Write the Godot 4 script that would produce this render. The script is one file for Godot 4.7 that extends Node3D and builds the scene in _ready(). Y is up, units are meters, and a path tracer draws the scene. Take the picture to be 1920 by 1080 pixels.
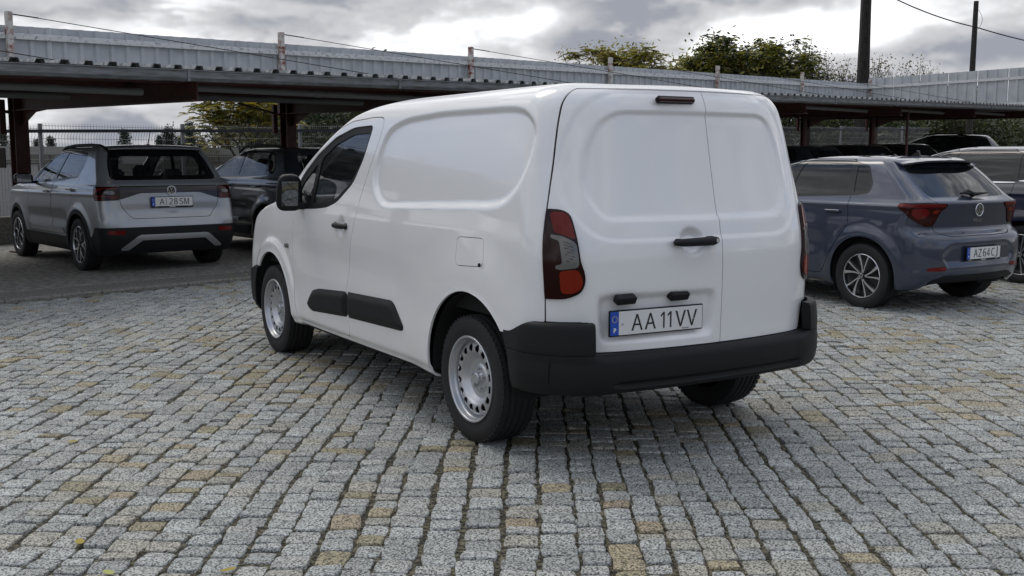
extends Node3D
# A car yard under a cloudy sky: a white panel van on granite setts, parked cars, a cantilevered carport.

const CAM_Y := 1.437
const ALONG := Vector3(0.69, 0.0, -0.724)      # the way the carport runs
const INTO := Vector3(-0.724, 0.0, -0.69)      # from its gutter to its posts
const GUT := Vector3(-5.03, 0.0, -10.38)       # a point below the gutter

var M := {}
var rng := RandomNumberGenerator.new()

func _ready() -> void:
	rng.seed = 4711
	# ---- camera, sky, sun, exposure
	var cam := Camera3D.new()
	cam.name = "camera"
	cam.fov = 30.5
	cam.near = 0.05
	cam.far = 2000.0
	add_child(cam)
	cam.position = Vector3(0, CAM_Y, 0)
	cam.rotation = Vector3(-0.123, 0, 0)
	cam.current = true
	var env := Environment.new()
	env.background_mode = Environment.BG_SKY
	env.sky = Sky.new()
	var sm := PanoramaSkyMaterial.new()
	sm.panorama = ImageTexture.create_from_image(sky_image())
	env.sky.sky_material = sm
	env.background_energy_multiplier = 1.0
	env.tonemap_mode = Environment.TONE_MAPPER_LINEAR
	env.tonemap_exposure = 1.28
	env.sdfgi_enabled = true
	env.ssao_enabled = true
	env.ssil_enabled = true
	var we := WorldEnvironment.new()
	we.name = "world"
	we.environment = env
	add_child(we)
	var sun := DirectionalLight3D.new()
	sun.name = "sun"
	sun.light_energy = 0.22
	sun.light_color = Color(1.0, 0.965, 0.91)
	sun.light_angular_distance = 25.0
	sun.shadow_enabled = true
	add_child(sun)
	sun.look_at_from_position(Vector3(-14, 30, -16), Vector3.ZERO)
	materials()
	build_ground()
	build_carport()
	build_surroundings()
	build_van()
	build_cars()
	build_litter()

# ------------------------------------------------------------------ sky
func sky_image() -> Image:
	var w := 3072
	var h := 1536
	var im := Image.create_empty(w, h, false, Image.FORMAT_RGBF)
	var big := FastNoiseLite.new()
	big.seed = 11
	big.noise_type = FastNoiseLite.TYPE_SIMPLEX_SMOOTH
	big.frequency = 1.0
	big.fractal_octaves = 5
	big.fractal_gain = 0.52
	var fine := FastNoiseLite.new()
	fine.seed = 5
	fine.noise_type = FastNoiseLite.TYPE_SIMPLEX_SMOOTH
	fine.frequency = 1.0
	fine.fractal_octaves = 5
	fine.fractal_gain = 0.55
	# brighter and darker banks of cloud: azimuth and elevation in degrees, half widths, strength
	var banks := [[14.2, 6.0, 5.0, 1.1, 0.85], [1.0, 7.1, 1.8, 0.7, 0.45], [-17.0, 7.8, 2.6, 1.0, 0.45], [-3.8, 6.8, 2.2, 0.8, 0.14], [4.2, 5.9, 3.2, 0.9, -0.42], [15.0, 8.1, 4.5, 0.75, -0.42], [23.0, 5.2, 4.0, 1.1, -0.34],
		[-20.5, 7.7, 1.4, 0.8, -0.22], [-19.0, 2.3, 4.0, 1.2, -0.26], [-25.0, 2.2, 3.0, 0.7, 0.25], [8.0, 7.6, 3.0, 0.8, -0.12], [-9.0, 8.2, 3.0, 0.8, -0.14], [20.5, 6.8, 2.2, 0.8, 0.15], [1.0, 8.3, 9.0, 1.6, -0.30]]
	var tiny := FastNoiseLite.new()
	tiny.seed = 17
	tiny.noise_type = FastNoiseLite.TYPE_SIMPLEX_SMOOTH
	tiny.frequency = 1.0
	tiny.fractal_octaves = 4
	im.fill(Color(0.22, 0.22, 0.21))
	var y := 0
	while y < h / 2 + 6:
		# pixels are computed in blocks of three, and singly low in the sky ahead, where cloud edges are seen directly
		var low := y >= 640
		var x := 0
		while x < w:
			var az := wrapf((x + 1.5) / w * TAU, -PI, PI)   # the panorama starts straight ahead
			var one := low and absf(az) < 0.62
			for j in 3 if one else 1:
				for i in 3 if one else 1:
					var xx := x + (i if one else 1) + 0.5
					var yy := y + (j if one else 1) + 0.5
					var c := sky_color(wrapf(xx / w * TAU, -PI, PI), (0.5 - yy / h) * PI, big, fine, tiny, banks)
					if one:
						im.set_pixel(x + i, y + j, c)
					else:
						im.fill_rect(Rect2i(x, y, 3, 3), c)
			x += 3
		y += 3
	return im

func sky_color(az: float, el: float, big: FastNoiseLite, fine: FastNoiseLite, tiny: FastNoiseLite, banks: Array) -> Color:
	var ce := cos(el)
	var se := sin(el)
	var d := Vector3(sin(az) * ce, se, -cos(az) * ce)
	var s := Vector3(d.x * 3.2, (se + 0.25 * sqrt(maxf(se, 0.0))) * 6.5, d.z * 3.2)
	var warp := fine.get_noise_3d(s.x * 0.9 + 7.0, s.y * 0.9, s.z * 0.9)
	var c := big.get_noise_3d(s.x + warp * 0.5, s.y + warp * 0.8, s.z)
	var f := fine.get_noise_3d(s.x * 2.6 + c, s.y * 2.6 + 3.0, s.z * 2.6)
	var g := tiny.get_noise_3d(s.x * 9.0 + f * 2.0, s.y * 9.0 + f * 2.0, s.z * 9.0)
	var v := 0.42 + 0.75 * c + 0.34 * f + 0.15 * g
	var ad := rad_to_deg(az)
	var ed := rad_to_deg(el)
	if absf(ad) < 45.0 and ed < 16.0:
		for k in banks:
			var q: float = ((ad - k[0] + f * 1.6) / k[2]) ** 2 + ((ed - k[1] + f * 0.5) / k[3]) ** 2
			if q < 6.0:
				v += k[4] * exp(-q)
	# the sun stands behind the cloud ahead and to the left: cloud is brighter that way
	v += 0.16 * sst(-0.2, 0.9, d.dot(Vector3(-0.39, 0.80, -0.45)))
	v = clampf(v, 0.0, 1.25)
	# slate undersides, grey cloud, white tops; open blue between the banks off to the sides and behind
	var col := Vector3(0.235, 0.253, 0.295).lerp(Vector3(0.487, 0.488, 0.506), sst(0.1, 0.55, v)).lerp(Vector3(0.95, 0.96, 0.98), sst(0.5, 1.02, v))
	col *= (1.0 + 0.25 * sst(1.0, 1.25, v)) * lerpf(1.0, 1.30, sst(0.16, 0.60, se))
	var open := sst(0.02, 0.30, big.get_noise_3d(d.x * 1.7 + 51.8, d.y * 2.6, d.z * 1.7 + 9.0) + 0.02) * sst(32.0, 55.0, absf(ad)) * sst(0.02, 0.12, se)
	col = col.lerp(Vector3(0.15, 0.30, 0.60), open * 0.65)
	return Color(col.x, col.y, col.z)

# ------------------------------------------------------------------ materials
func noise_tex(freq: float, kind: int, oct: int, ramp: Array, size := 512, sd := 1, normal := 0.0) -> NoiseTexture2D:
	var n := FastNoiseLite.new()
	n.seed = sd
	n.noise_type = kind
	n.frequency = freq
	n.fractal_octaves = oct
	n.fractal_type = FastNoiseLite.FRACTAL_FBM if oct > 1 else FastNoiseLite.FRACTAL_NONE
	var t := NoiseTexture2D.new()
	t.width = size
	t.height = size
	t.seamless = true
	t.noise = n
	if normal > 0.0:
		t.as_normal_map = true
		t.bump_strength = normal
	elif ramp:
		var g := Gradient.new()
		g.offsets = PackedFloat32Array(ramp.map(func(r): return r[0]))
		g.colors = PackedColorArray(ramp.map(func(r): return r[1].linear_to_srgb()))
		t.color_ramp = g
	return t

func grey(x: float) -> Color:
	return Color(x, x, x)

func mat(called: String, c: Color, rough := 0.6, metal := 0.0, spec := 0.5) -> StandardMaterial3D:   # colour in linear values
	var m := StandardMaterial3D.new()
	m.resource_name = called
	m.albedo_color = Color(c.r, c.g, c.b).linear_to_srgb()
	m.roughness = rough
	m.metallic = metal
	m.metallic_specular = spec
	M[called] = m
	return m

func paint(called: String, c: Color, metal := 0.0, rough := 0.35) -> void:
	var m := mat(called, c, rough, metal)
	m.clearcoat_enabled = true
	m.clearcoat = 1.0
	m.clearcoat_roughness = 0.03

func glass(called: String, c: Color, alpha: float) -> void:
	var m := mat(called, c, 0.0)
	m.transparency = BaseMaterial3D.TRANSPARENCY_ALPHA
	m.albedo_color.a = alpha

func textured(m: StandardMaterial3D, tex: Texture2D, scale: float, world := true) -> StandardMaterial3D:
	m.albedo_texture = tex
	m.uv1_triplanar = true
	m.uv1_world_triplanar = world
	m.uv1_scale = Vector3.ONE * scale
	return m

func bumpy(m: StandardMaterial3D, tex: Texture2D, amount: float) -> void:
	m.normal_enabled = true
	m.normal_texture = tex
	m.normal_scale = amount

func materials() -> void:
	paint("white_paint", Color(0.81, 0.81, 0.81), 0.0, 0.3)
	paint("silver_paint", Color(0.34, 0.36, 0.38), 0.40, 0.35)
	paint("smoky_blue_paint", Color(0.032, 0.042, 0.072), 0.2, 0.3)
	paint("navy_paint", Color(0.010, 0.014, 0.034), 0.0, 0.3)
	paint("graphite_paint", Color(0.035, 0.042, 0.052), 0.5, 0.3)
	paint("black_paint", Color(0.006, 0.006, 0.007), 0.0, 0.3)
	mat("gloss_black", Color(0.008, 0.008, 0.009), 0.12)
	var ptex := noise_tex(0.22, FastNoiseLite.TYPE_SIMPLEX, 2, [], 256, 3, 3.0)
	var pl := mat("black_plastic", Color(0.0085, 0.009, 0.010), 0.55, 0.0, 0.36)
	pl.uv1_triplanar = true
	pl.uv1_scale = Vector3.ONE * 5.0
	bumpy(pl, ptex, 0.12)
	mat("rubber", Color(0.010, 0.010, 0.011), 0.75)
	mat("underbody", Color(0.007, 0.007, 0.007), 0.9)
	mat("interior", Color(0.020, 0.021, 0.023), 0.8)
	mat("steel_wheel", Color(0.50, 0.51, 0.53), 0.32, 0.75)
	mat("alloy_silver", Color(0.62, 0.63, 0.65), 0.22, 0.9)
	mat("alloy_dark", Color(0.012, 0.012, 0.013), 0.3, 0.2)
	mat("chrome", Color(0.75, 0.76, 0.78), 0.08, 1.0)
	mat("satin_silver", Color(0.42, 0.43, 0.44), 0.4, 0.8)
	mat("red_lens", Color(0.13, 0.006, 0.006), 0.1, 0.0, 0.4)
	mat("deep_red_lens", Color(0.030, 0.002, 0.002), 0.1, 0.0, 0.4)
	mat("orange_red_lens", Color(0.19, 0.016, 0.006), 0.1, 0.0, 0.4)
	mat("black_lens", Color(0.018, 0.003, 0.003), 0.1, 0.0, 0.4)
	mat("clear_lens", Color(0.15, 0.145, 0.14), 0.12, 0.2)
	mat("lens_rib", Color(0.06, 0.06, 0.06), 0.25, 0.3)
	paint("plate_white", Color(0.70, 0.71, 0.70), 0.0, 0.5)
	mat("plate_blue", Color(0.01, 0.075, 0.42), 0.4)
	mat("print_black", Color(0.008, 0.008, 0.009), 0.5)
	mat("print_white", Color(0.75, 0.75, 0.75), 0.5)
	mat("print_yellow", Color(0.75, 0.60, 0.05), 0.5)
	glass("tinted_glass", Color(0.012, 0.016, 0.016), 0.42)
	glass("privacy_glass", Color(0.008, 0.010, 0.012), 0.90)
	glass("clear_glass", Color(0.02, 0.03, 0.028), 0.16)
	mat("mirror_glass", Color(0.22, 0.23, 0.25), 0.02, 1.0)  # darker than real mirrors: a dim reflection is put into the colour
	# ---- stone and ground
	var speck := noise_tex(0.16, FastNoiseLite.TYPE_VALUE, 3, [[0.0, grey(0.05)], [0.37, grey(0.22)], [0.48, grey(0.68)], [0.58, grey(0.98)], [1.0, grey(1.0)]], 512, 21)
	var sbump := noise_tex(0.055, FastNoiseLite.TYPE_SIMPLEX, 4, [], 512, 8, 6.0)
	var tones := [Color(0.332, 0.345, 0.331), Color(0.357, 0.362, 0.340), Color(0.291, 0.300, 0.288), Color(0.383, 0.395, 0.380), Color(0.326, 0.318, 0.274), Color(0.352, 0.335, 0.283), Color(0.332, 0.285, 0.190), Color(0.316, 0.262, 0.180), Color(0.275, 0.245, 0.157)]
	for k in tones.size():
		var g := textured(mat("granite_%d" % k, tones[k] * 1.5, 0.58), speck, 2.3)
		bumpy(g, sbump, 1.3)
	var gm := textured(mat("granite_mixed", Color.WHITE, 0.62), speck, 2.3)
	gm.roughness = 0.58
	gm.vertex_color_use_as_albedo = true
	bumpy(gm, sbump, 1.3)
	M["tones"] = tones
	var soil := noise_tex(0.05, FastNoiseLite.TYPE_VALUE, 5, [[0.0, Color(0.012, 0.011, 0.008)], [0.42, Color(0.035, 0.032, 0.022)], [0.58, Color(0.11, 0.098, 0.062)], [1.0, Color(0.28, 0.25, 0.17)]], 1024, 4)
	bumpy(textured(mat("joint_soil", Color.WHITE, 0.95), soil, 1.3), sbump, 1.2)
	var gv := mat("grit", Color.WHITE, 0.9)
	gv.vertex_color_use_as_albedo = true
	var moss := mat("moss", Color(0.085, 0.095, 0.022), 0.9)
	moss.vertex_color_use_as_albedo = true
	var conc := noise_tex(0.02, FastNoiseLite.TYPE_SIMPLEX, 6, [[0.0, Color(0.16, 0.156, 0.142)], [0.45, Color(0.28, 0.272, 0.25)], [0.6, Color(0.35, 0.34, 0.31)], [1.0, Color(0.46, 0.445, 0.41)]], 1024, 14)
	bumpy(textured(mat("slab_concrete", Color(0.78, 0.77, 0.75), 0.8), conc, 0.35), sbump, 0.8)
	bumpy(textured(mat("kerb_concrete", Color(0.55, 0.54, 0.51), 0.85), conc, 0.9), sbump, 0.8)
	var field := noise_tex(0.01, FastNoiseLite.TYPE_SIMPLEX, 6, [[0.0, Color(0.03, 0.035, 0.015)], [0.5, Color(0.07, 0.075, 0.03)], [1.0, Color(0.13, 0.12, 0.06)]], 512, 6)
	textured(mat("field_grass", Color.WHITE, 0.95), field, 0.08)
	# ---- carport
	var rust := noise_tex(0.012, FastNoiseLite.TYPE_SIMPLEX, 5, [[0.0, Color(0.050, 0.016, 0.014)], [0.5, Color(0.075, 0.022, 0.019)], [1.0, Color(0.12, 0.035, 0.028)]], 512, 9)
	textured(mat("maroon_steel", Color.WHITE, 0.55), rust, 0.8)
	var peel := noise_tex(0.016, FastNoiseLite.TYPE_SIMPLEX, 5, [[0.0, Color(0.23, 0.05, 0.03)], [0.37, Color(0.20, 0.045, 0.03)], [0.40, Color(0.50, 0.48, 0.44)], [1.0, Color(0.60, 0.58, 0.54)]], 512, 19)
	textured(mat("peeling_paint", Color.WHITE, 0.6), peel, 0.65)
	var flake := noise_tex(0.02, FastNoiseLite.TYPE_SIMPLEX, 5, [[0.0, Color(0.14, 0.15, 0.16)], [0.25, Color(0.22, 0.23, 0.24)], [0.28, Color(0.60, 0.61, 0.61)], [1.0, Color(0.68, 0.68, 0.67)]], 512, 23)
	textured(mat("rail_paint", Color.WHITE, 0.5), flake, 1.1)
	var sheet := noise_tex(0.008, FastNoiseLite.TYPE_SIMPLEX, 6, [[0.0, Color(0.36, 0.38, 0.40)], [0.5, Color(0.45, 0.47, 0.485)], [1.0, Color(0.53, 0.545, 0.56)]], 512, 29)
	textured(mat("pale_sheet", Color.WHITE, 0.42), sheet, 0.5)
	var fib := noise_tex(0.03, FastNoiseLite.TYPE_SIMPLEX, 6, [[0.0, Color(0.05, 0.055, 0.055)], [0.42, Color(0.13, 0.14, 0.14)], [0.6, Color(0.30, 0.315, 0.32)], [1.0, Color(0.45, 0.46, 0.46)]], 512, 31)
	textured(mat("roof_sheet", Color.WHITE, 0.7), fib, 0.7)
	var stain := noise_tex(0.012, FastNoiseLite.TYPE_SIMPLEX, 6, [[0.0, Color(0.07, 0.065, 0.055)], [0.36, Color(0.13, 0.135, 0.135)], [0.55, Color(0.18, 0.195, 0.21)], [1.0, Color(0.24, 0.255, 0.27)]], 512, 43)
	var gm2 := textured(mat("gutter_grey", Color.WHITE, 0.5), stain, 0.6)
	gm2.uv1_scale = Vector3(0.6, 2.4, 0.6)
	mat("pipe_grey", Color(0.20, 0.205, 0.21), 0.5)
	mat("galvanised", Color(0.30, 0.31, 0.32), 0.5, 0.5)
	mat("fence_dark", Color(0.045, 0.052, 0.065), 0.55, 0.2)
	mat("cable", Color(0.012, 0.012, 0.012), 0.7)
	var wood := noise_tex(0.03, FastNoiseLite.TYPE_SIMPLEX, 5, [[0.0, Color(0.015, 0.013, 0.011)], [1.0, Color(0.06, 0.05, 0.042)]], 256, 37)
	textured(mat("pole_wood", Color.WHITE, 0.85), wood, 1.0)
	var blk := noise_tex(0.03, FastNoiseLite.TYPE_SIMPLEX, 5, [[0.0, Color(0.09, 0.088, 0.078)], [0.5, Color(0.14, 0.135, 0.12)], [1.0, Color(0.21, 0.20, 0.18)]], 512, 41)
	textured(mat("block_grey", Color.WHITE, 0.9), blk, 1.2)
	mat("mortar", Color(0.30, 0.295, 0.28), 0.9)
	mat("white_wall", Color(0.42, 0.42, 0.42), 0.8)
	# ---- plants
	for q in [["leaf_yellow", Color(0.36, 0.27, 0.03)], ["leaf_lime", Color(0.26, 0.24, 0.045)], ["leaf_green", Color(0.115, 0.125, 0.032)], ["leaf_dark", Color(0.022, 0.034, 0.014)], ["leaf_olive", Color(0.090, 0.100, 0.050)], ["leaf_rust", Color(0.12, 0.075, 0.02)], ["needle", Color(0.016, 0.030, 0.018)]]:
		var lm := mat(q[0], q[1], 0.6)
		lm.backlight_enabled = true
		lm.backlight = Color(q[1].r * 0.8, q[1].g * 0.8, q[1].b * 0.5).linear_to_srgb()
	mat("bark", Color(0.055, 0.045, 0.036), 0.9)
# ------------------------------------------------------------------ mesh kit
class Patch:
	var v := PackedVector3Array()   # place
	var b := PackedVector3Array()   # place before relief, used to say where on the body a vertex is
	var n := PackedVector3Array()
	var i := PackedInt32Array()

class Shape extends RefCounted:
	var p := PackedVector2Array()
	var r: Rect2
	func _init(pts: Array, radius := 0.0) -> void:
		var n := pts.size()
		for k in n:
			var c: Vector2 = pts[k]
			var a: Vector2 = pts[(k + n - 1) % n]
			var d: Vector2 = pts[(k + 1) % n]
			if radius <= 0.0:
				p.append(c)
				continue
			var la := minf(radius, a.distance_to(c) * 0.45)
			var ld := minf(radius, d.distance_to(c) * 0.45)
			var s := c + (a - c).normalized() * la
			var e := c + (d - c).normalized() * ld
			for q in 4:
				var t := q / 3.0
				p.append(s.lerp(c, t).lerp(c.lerp(e, t), t))
		r = Rect2(p[0], Vector2.ZERO)
		for q in p:
			r = r.expand(q)
	func f(q: Vector2) -> float:   # more than 0 inside
		if not r.grow(0.15).has_point(q):
			return -0.15
		var d := 1e9
		var inside := false
		var n := p.size()
		var bb := p[n - 1]
		for k in n:
			var a := p[k]
			var e := bb - a
			var w := q - a
			var t := clampf(w.dot(e) / maxf(e.length_squared(), 1e-9), 0.0, 1.0)
			d = minf(d, (w - e * t).length_squared())
			if (a.y > q.y) != (bb.y > q.y) and q.x < (bb.x - a.x) * (q.y - a.y) / (bb.y - a.y) + a.x:
				inside = not inside
			bb = a
		return sqrt(d) if inside else -sqrt(d)

func sst(a: float, b: float, x: float) -> float:
	return smoothstep(a, b, x)

func ramp(a: float, b: float, x: float) -> float:   # a straight slope with barely eased ends: a pressed edge
	var t := clampf((x - a) / (b - a), 0.0, 1.0)
	return lerpf(t, t * t * (3.0 - 2.0 * t), 0.25)

func normals(p: Patch) -> void:
	var n := PackedVector3Array()
	n.resize(p.v.size())
	for t in range(0, p.i.size(), 3):
		var a := p.i[t]
		var b := p.i[t + 1]
		var c := p.i[t + 2]
		var m := (p.v[b] - p.v[a]).cross(p.v[c] - p.v[a])
		n[a] += m
		n[b] += m
		n[c] += m
	for k in n.size():
		n[k] = n[k].normalized()
	p.n = n

func clip(p: Patch, fn: Callable) -> Patch:   # keeps what lies where fn > 0
	var q := Patch.new()
	var f := PackedFloat32Array()
	f.resize(p.v.size())
	var any := false
	for k in p.v.size():
		var x: float = fn.call(p.b[k])
		f[k] = x
		if x <= 0.0:
			any = true
	if not any:
		return p
	var idx := PackedInt32Array()
	idx.resize(p.v.size())
	idx.fill(-1)
	var cuts := {}
	var out := PackedInt32Array()
	for t in range(0, p.i.size(), 3):
		var i0 := p.i[t]
		var i1 := p.i[t + 1]
		var i2 := p.i[t + 2]
		var g0 := f[i0] > 0.0
		var g1 := f[i1] > 0.0
		var g2 := f[i2] > 0.0
		if not (g0 or g1 or g2):
			continue
		if g0 and g1 and g2:
			for c in [i0, i1, i2]:
				if idx[c] < 0:
					idx[c] = q.v.size()
					q.v.append(p.v[c])
					q.b.append(p.b[c])
					q.n.append(p.n[c])
				q.i.append(idx[c])
			continue
		var ids := [i0, i1, i2]
		out.clear()
		for e in 3:
			var c: int = ids[e]
			var d: int = ids[(e + 1) % 3]
			if f[c] > 0.0:
				if idx[c] < 0:
					idx[c] = q.v.size()
					q.v.append(p.v[c])
					q.b.append(p.b[c])
					q.n.append(p.n[c])
				out.append(idx[c])
			if (f[c] > 0.0) != (f[d] > 0.0):
				var key := mini(c, d) * 1000003 + maxi(c, d)
				if not cuts.has(key):
					var w := f[c] / (f[c] - f[d])
					cuts[key] = q.v.size()
					q.v.append(p.v[c].lerp(p.v[d], w))
					q.b.append(p.b[c].lerp(p.b[d], w))
					q.n.append(p.n[c].lerp(p.n[d], w).normalized())
				out.append(cuts[key])
		for k in range(2, out.size()):
			q.i.append(out[0])
			q.i.append(out[k - 1])
			q.i.append(out[k])
	return q

func least(fns: Array) -> Callable:   # several cuts made in one go
	return func(b: Vector3) -> float:
		var x := 1e9
		for f in fns:
			x = minf(x, f.call(b))
			if x < -0.1:
				break
		return x

func within(p: Patch, box: AABB) -> Patch:   # the triangles that touch a box, by base place
	if box.size.x > 6.0:
		return p
	var q := Patch.new()
	var idx := PackedInt32Array()
	idx.resize(p.v.size())
	idx.fill(-1)
	for t in range(0, p.i.size(), 3):
		if not (box.has_point(p.b[p.i[t]]) or box.has_point(p.b[p.i[t + 1]]) or box.has_point(p.b[p.i[t + 2]])):
			continue
		for e in 3:
			var c := p.i[t + e]
			if idx[c] < 0:
				idx[c] = q.v.size()
				q.v.append(p.v[c])
				q.b.append(p.b[c])
				q.n.append(p.n[c])
			q.i.append(idx[c])
	return q

func moved(p: Patch, fn: Callable) -> Patch:   # offsets along the normal by fn(base), normals made anew
	var q := Patch.new()
	q.b = p.b
	q.i = p.i
	q.v = p.v.duplicate()
	for k in q.v.size():
		q.v[k] += p.n[k] * float(fn.call(p.b[k]))
	normals(q)
	for k in q.n.size():
		if q.n[k].dot(p.n[k]) < 0.0:
			q.n[k] = -q.n[k]
	return q

func pushed(p: Patch, off: float) -> Patch:
	var q := Patch.new()
	q.b = p.b
	q.i = p.i
	q.n = p.n
	q.v = p.v.duplicate()
	for k in q.v.size():
		q.v[k] += p.n[k] * off
	return q

func skirt(p: Patch, depth: float) -> Patch:   # turns the open edges inwards, so that a panel has thickness
	var seen := {}
	for t in range(0, p.i.size(), 3):
		for e in 3:
			var a := p.i[t + e]
			var b := p.i[t + (e + 1) % 3]
			var key := mini(a, b) * 1000003 + maxi(a, b)
			if seen.has(key):
				seen[key] = -1
			else:
				seen[key] = a * 1000003 + b
	var q := Patch.new()
	q.v = p.v.duplicate()
	q.b = p.b.duplicate()
	q.n = p.n.duplicate()
	q.i = p.i.duplicate()
	for key in seen:
		var s: int = seen[key]
		if s < 0:
			continue
		var a := s / 1000003
		var b := s % 1000003
		var e := (p.v[b] - p.v[a])
		if e.length_squared() < 1e-12:
			continue
		var m := (p.n[a] + p.n[b]).normalized()
		var side := e.cross(m).normalized()
		var at := q.v.size()
		for x in [p.v[a], p.v[b], p.v[b] - p.n[b] * depth, p.v[a] - p.n[a] * depth]:
			q.v.append(x)
			q.b.append(x)
			q.n.append(side)
		q.i.append_array([at, at + 1, at + 2, at, at + 2, at + 3])
	return q

func to_mesh(p: Patch) -> ArrayMesh:
	var ix := PackedInt32Array()
	for t in range(0, p.i.size(), 3):
		var a := p.i[t]
		var b := p.i[t + 1]
		var c := p.i[t + 2]
		var g := (p.v[c] - p.v[a]).cross(p.v[b] - p.v[a])
		if g.length_squared() < 1e-16:
			continue
		ix.append(a)
		if g.dot(p.n[a] + p.n[b] + p.n[c]) < 0.0:
			ix.append(c)
			ix.append(b)
		else:
			ix.append(b)
			ix.append(c)
	var arr := []
	arr.resize(Mesh.ARRAY_MAX)
	arr[Mesh.ARRAY_VERTEX] = p.v
	arr[Mesh.ARRAY_NORMAL] = p.n
	arr[Mesh.ARRAY_INDEX] = ix
	var m := ArrayMesh.new()
	if ix.size() > 0:
		m.add_surface_from_arrays(Mesh.PRIMITIVE_TRIANGLES, arr)
	return m

func grid(nu: int, nv: int, fn: Callable, wrap_u := false, wrap_v := false) -> Patch:   # fn(u, v) with u, v from 0 to 1
	var p := Patch.new()
	var cu := nu if wrap_u else nu + 1
	var cv := nv if wrap_v else nv + 1
	for b in cv:
		for a in cu:
			p.v.append(fn.call(float(a) / nu, float(b) / nv))
	for b in nv:
		for a in nu:
			var x := b * cu + a
			var y := b * cu + (a + 1) % cu
			var z := ((b + 1) % cv) * cu + (a + 1) % cu
			var w := ((b + 1) % cv) * cu + a
			p.i.append_array([x, y, z, x, z, w])
	p.b = p.v
	normals(p)
	return p

# ------------------------------------------------------------------ flat-shaded solids, collected in a Patch
func quad(p: Patch, a: Vector3, b: Vector3, c: Vector3, d: Vector3, inside: Vector3) -> void:
	var m := (b - a).cross(c - a)
	if m.length_squared() < 1e-14:
		m = (c - a).cross(d - a)
	m = m.normalized()
	if m.dot((a + b + c + d) * 0.25 - inside) < 0.0:
		m = -m
	var at := p.v.size()
	p.v.append_array([a, b, c, d])
	p.b.append_array([a, b, c, d])
	p.n.append_array([m, m, m, m])
	p.i.append_array([at, at + 1, at + 2, at, at + 2, at + 3])

func box(p: Patch, c: Vector3, s: Vector3, bevel := 0.0, turn := Basis()) -> void:   # a box with chamfered edges
	var h := s * 0.5
	var bv := minf(bevel, minf(h.x, minf(h.y, h.z)) * 0.9)
	if bv <= 0.0:
		for ax in 3:
			for sg in [-1.0, 1.0]:
				var o := Vector3.ZERO
				o[ax] = sg * h[ax]
				var e := Vector3.ZERO
				e[(ax + 1) % 3] = h[(ax + 1) % 3]
				var g := Vector3.ZERO
				g[(ax + 2) % 3] = h[(ax + 2) % 3]
				quad(p, c + turn * (o - e - g), c + turn * (o + e - g), c + turn * (o + e + g), c + turn * (o - e + g), c)
		return
	var at := p.v.size()
	for c8 in 8:   # each corner three times, once for every face that meets there
		var sg := Vector3(1.0 if c8 & 1 else -1.0, 1.0 if c8 & 2 else -1.0, 1.0 if c8 & 4 else -1.0)
		for ax in 3:
			var q := sg * (h - Vector3.ONE * bv)
			q[ax] = sg[ax] * h[ax]
			var m := Vector3.ZERO
			m[ax] = sg[ax]
			p.v.append(c + turn * q)
			p.b.append(p.v[-1])
			p.n.append(turn * m)
	for ax in 3:
		var j := 1 << ((ax + 1) % 3)
		var k := 1 << ((ax + 2) % 3)
		for s0 in 2:
			var o := (1 << ax) * s0
			var f := [o, o + j, o + j + k, o + k].map(func(e): return at + e * 3 + ax)
			p.i.append_array([f[0], f[1], f[2], f[0], f[2], f[3]])
		# edges that run along ax, between the two other faces
		for s1 in 2:
			for s2 in 2:
				var o := j * s1 + k * s2
				var a1 := (ax + 1) % 3
				var a2 := (ax + 2) % 3
				var e0 := at + o * 3
				var e1 := at + (o + (1 << ax)) * 3
				p.i.append_array([e0 + a1, e1 + a1, e1 + a2, e0 + a1, e1 + a2, e0 + a2])
	for c8 in 8:
		p.i.append_array([at + c8 * 3, at + c8 * 3 + 1, at + c8 * 3 + 2])

func tube(p: Patch, path: Array, rad: Variant, seg := 8, caps := true) -> void:
	var at := p.v.size()
	var n := path.size()
	var up := Vector3.UP
	var prev := Vector3.ZERO
	for k in n:
		var t: Vector3 = (path[mini(k + 1, n - 1)] - path[maxi(k - 1, 0)]).normalized()
		var s: Vector3 = prev - t * prev.dot(t) if k else t.cross(up if absf(t.y) < 0.9 else Vector3.RIGHT)
		s = s.normalized()
		prev = s
		var w := t.cross(s)
		var r: float = rad[k] if rad is Array else rad
		for a in seg:
			var d := s * cos(TAU * a / seg) + w * sin(TAU * a / seg)
			p.v.append(path[k] + d * r)
			p.b.append(path[k] + d * r)
			p.n.append(d)
	for k in n - 1:
		for a in seg:
			var x := at + k * seg + a
			var y := at + k * seg + (a + 1) % seg
			p.i.append_array([x, y, y + seg, x, y + seg, x + seg])
	if caps:
		for lay in [0, n - 1]:
			var t: Vector3 = (path[1] - path[0]).normalized() * -1.0 if lay == 0 else (path[n - 1] - path[n - 2]).normalized()
			var c0 := p.v.size()
			for a in seg:
				p.v.append(p.v[at + lay * seg + a])
				p.b.append(p.v[-1])
				p.n.append(t)
			for a in range(1, seg - 1):
				p.i.append_array([c0, c0 + a, c0 + a + 1])

func lathe(p: Patch, prof: Array, seg: int, smooth := true) -> void:   # profile of (radius, along z), turned about z
	var g := Patch.new()
	var n := prof.size()
	for k in n:
		for a in seg:
			var t := TAU * a / seg
			g.v.append(Vector3(cos(t) * prof[k].x, sin(t) * prof[k].x, prof[k].y))
	for k in n - 1:
		for a in seg:
			var x := k * seg + a
			var y := k * seg + (a + 1) % seg
			g.i.append_array([x, y, y + seg, x, y + seg, x + seg])
	g.b = g.v
	normals(g)
	join(p, g)

func join(p: Patch, g: Patch, x := Transform3D()) -> void:
	var at := p.v.size()
	for k in g.v.size():
		p.v.append(x * g.v[k])
		p.b.append(x * g.b[k])
		p.n.append((x.basis * g.n[k]).normalized())
	for k in g.i:
		p.i.append(at + k)

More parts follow.
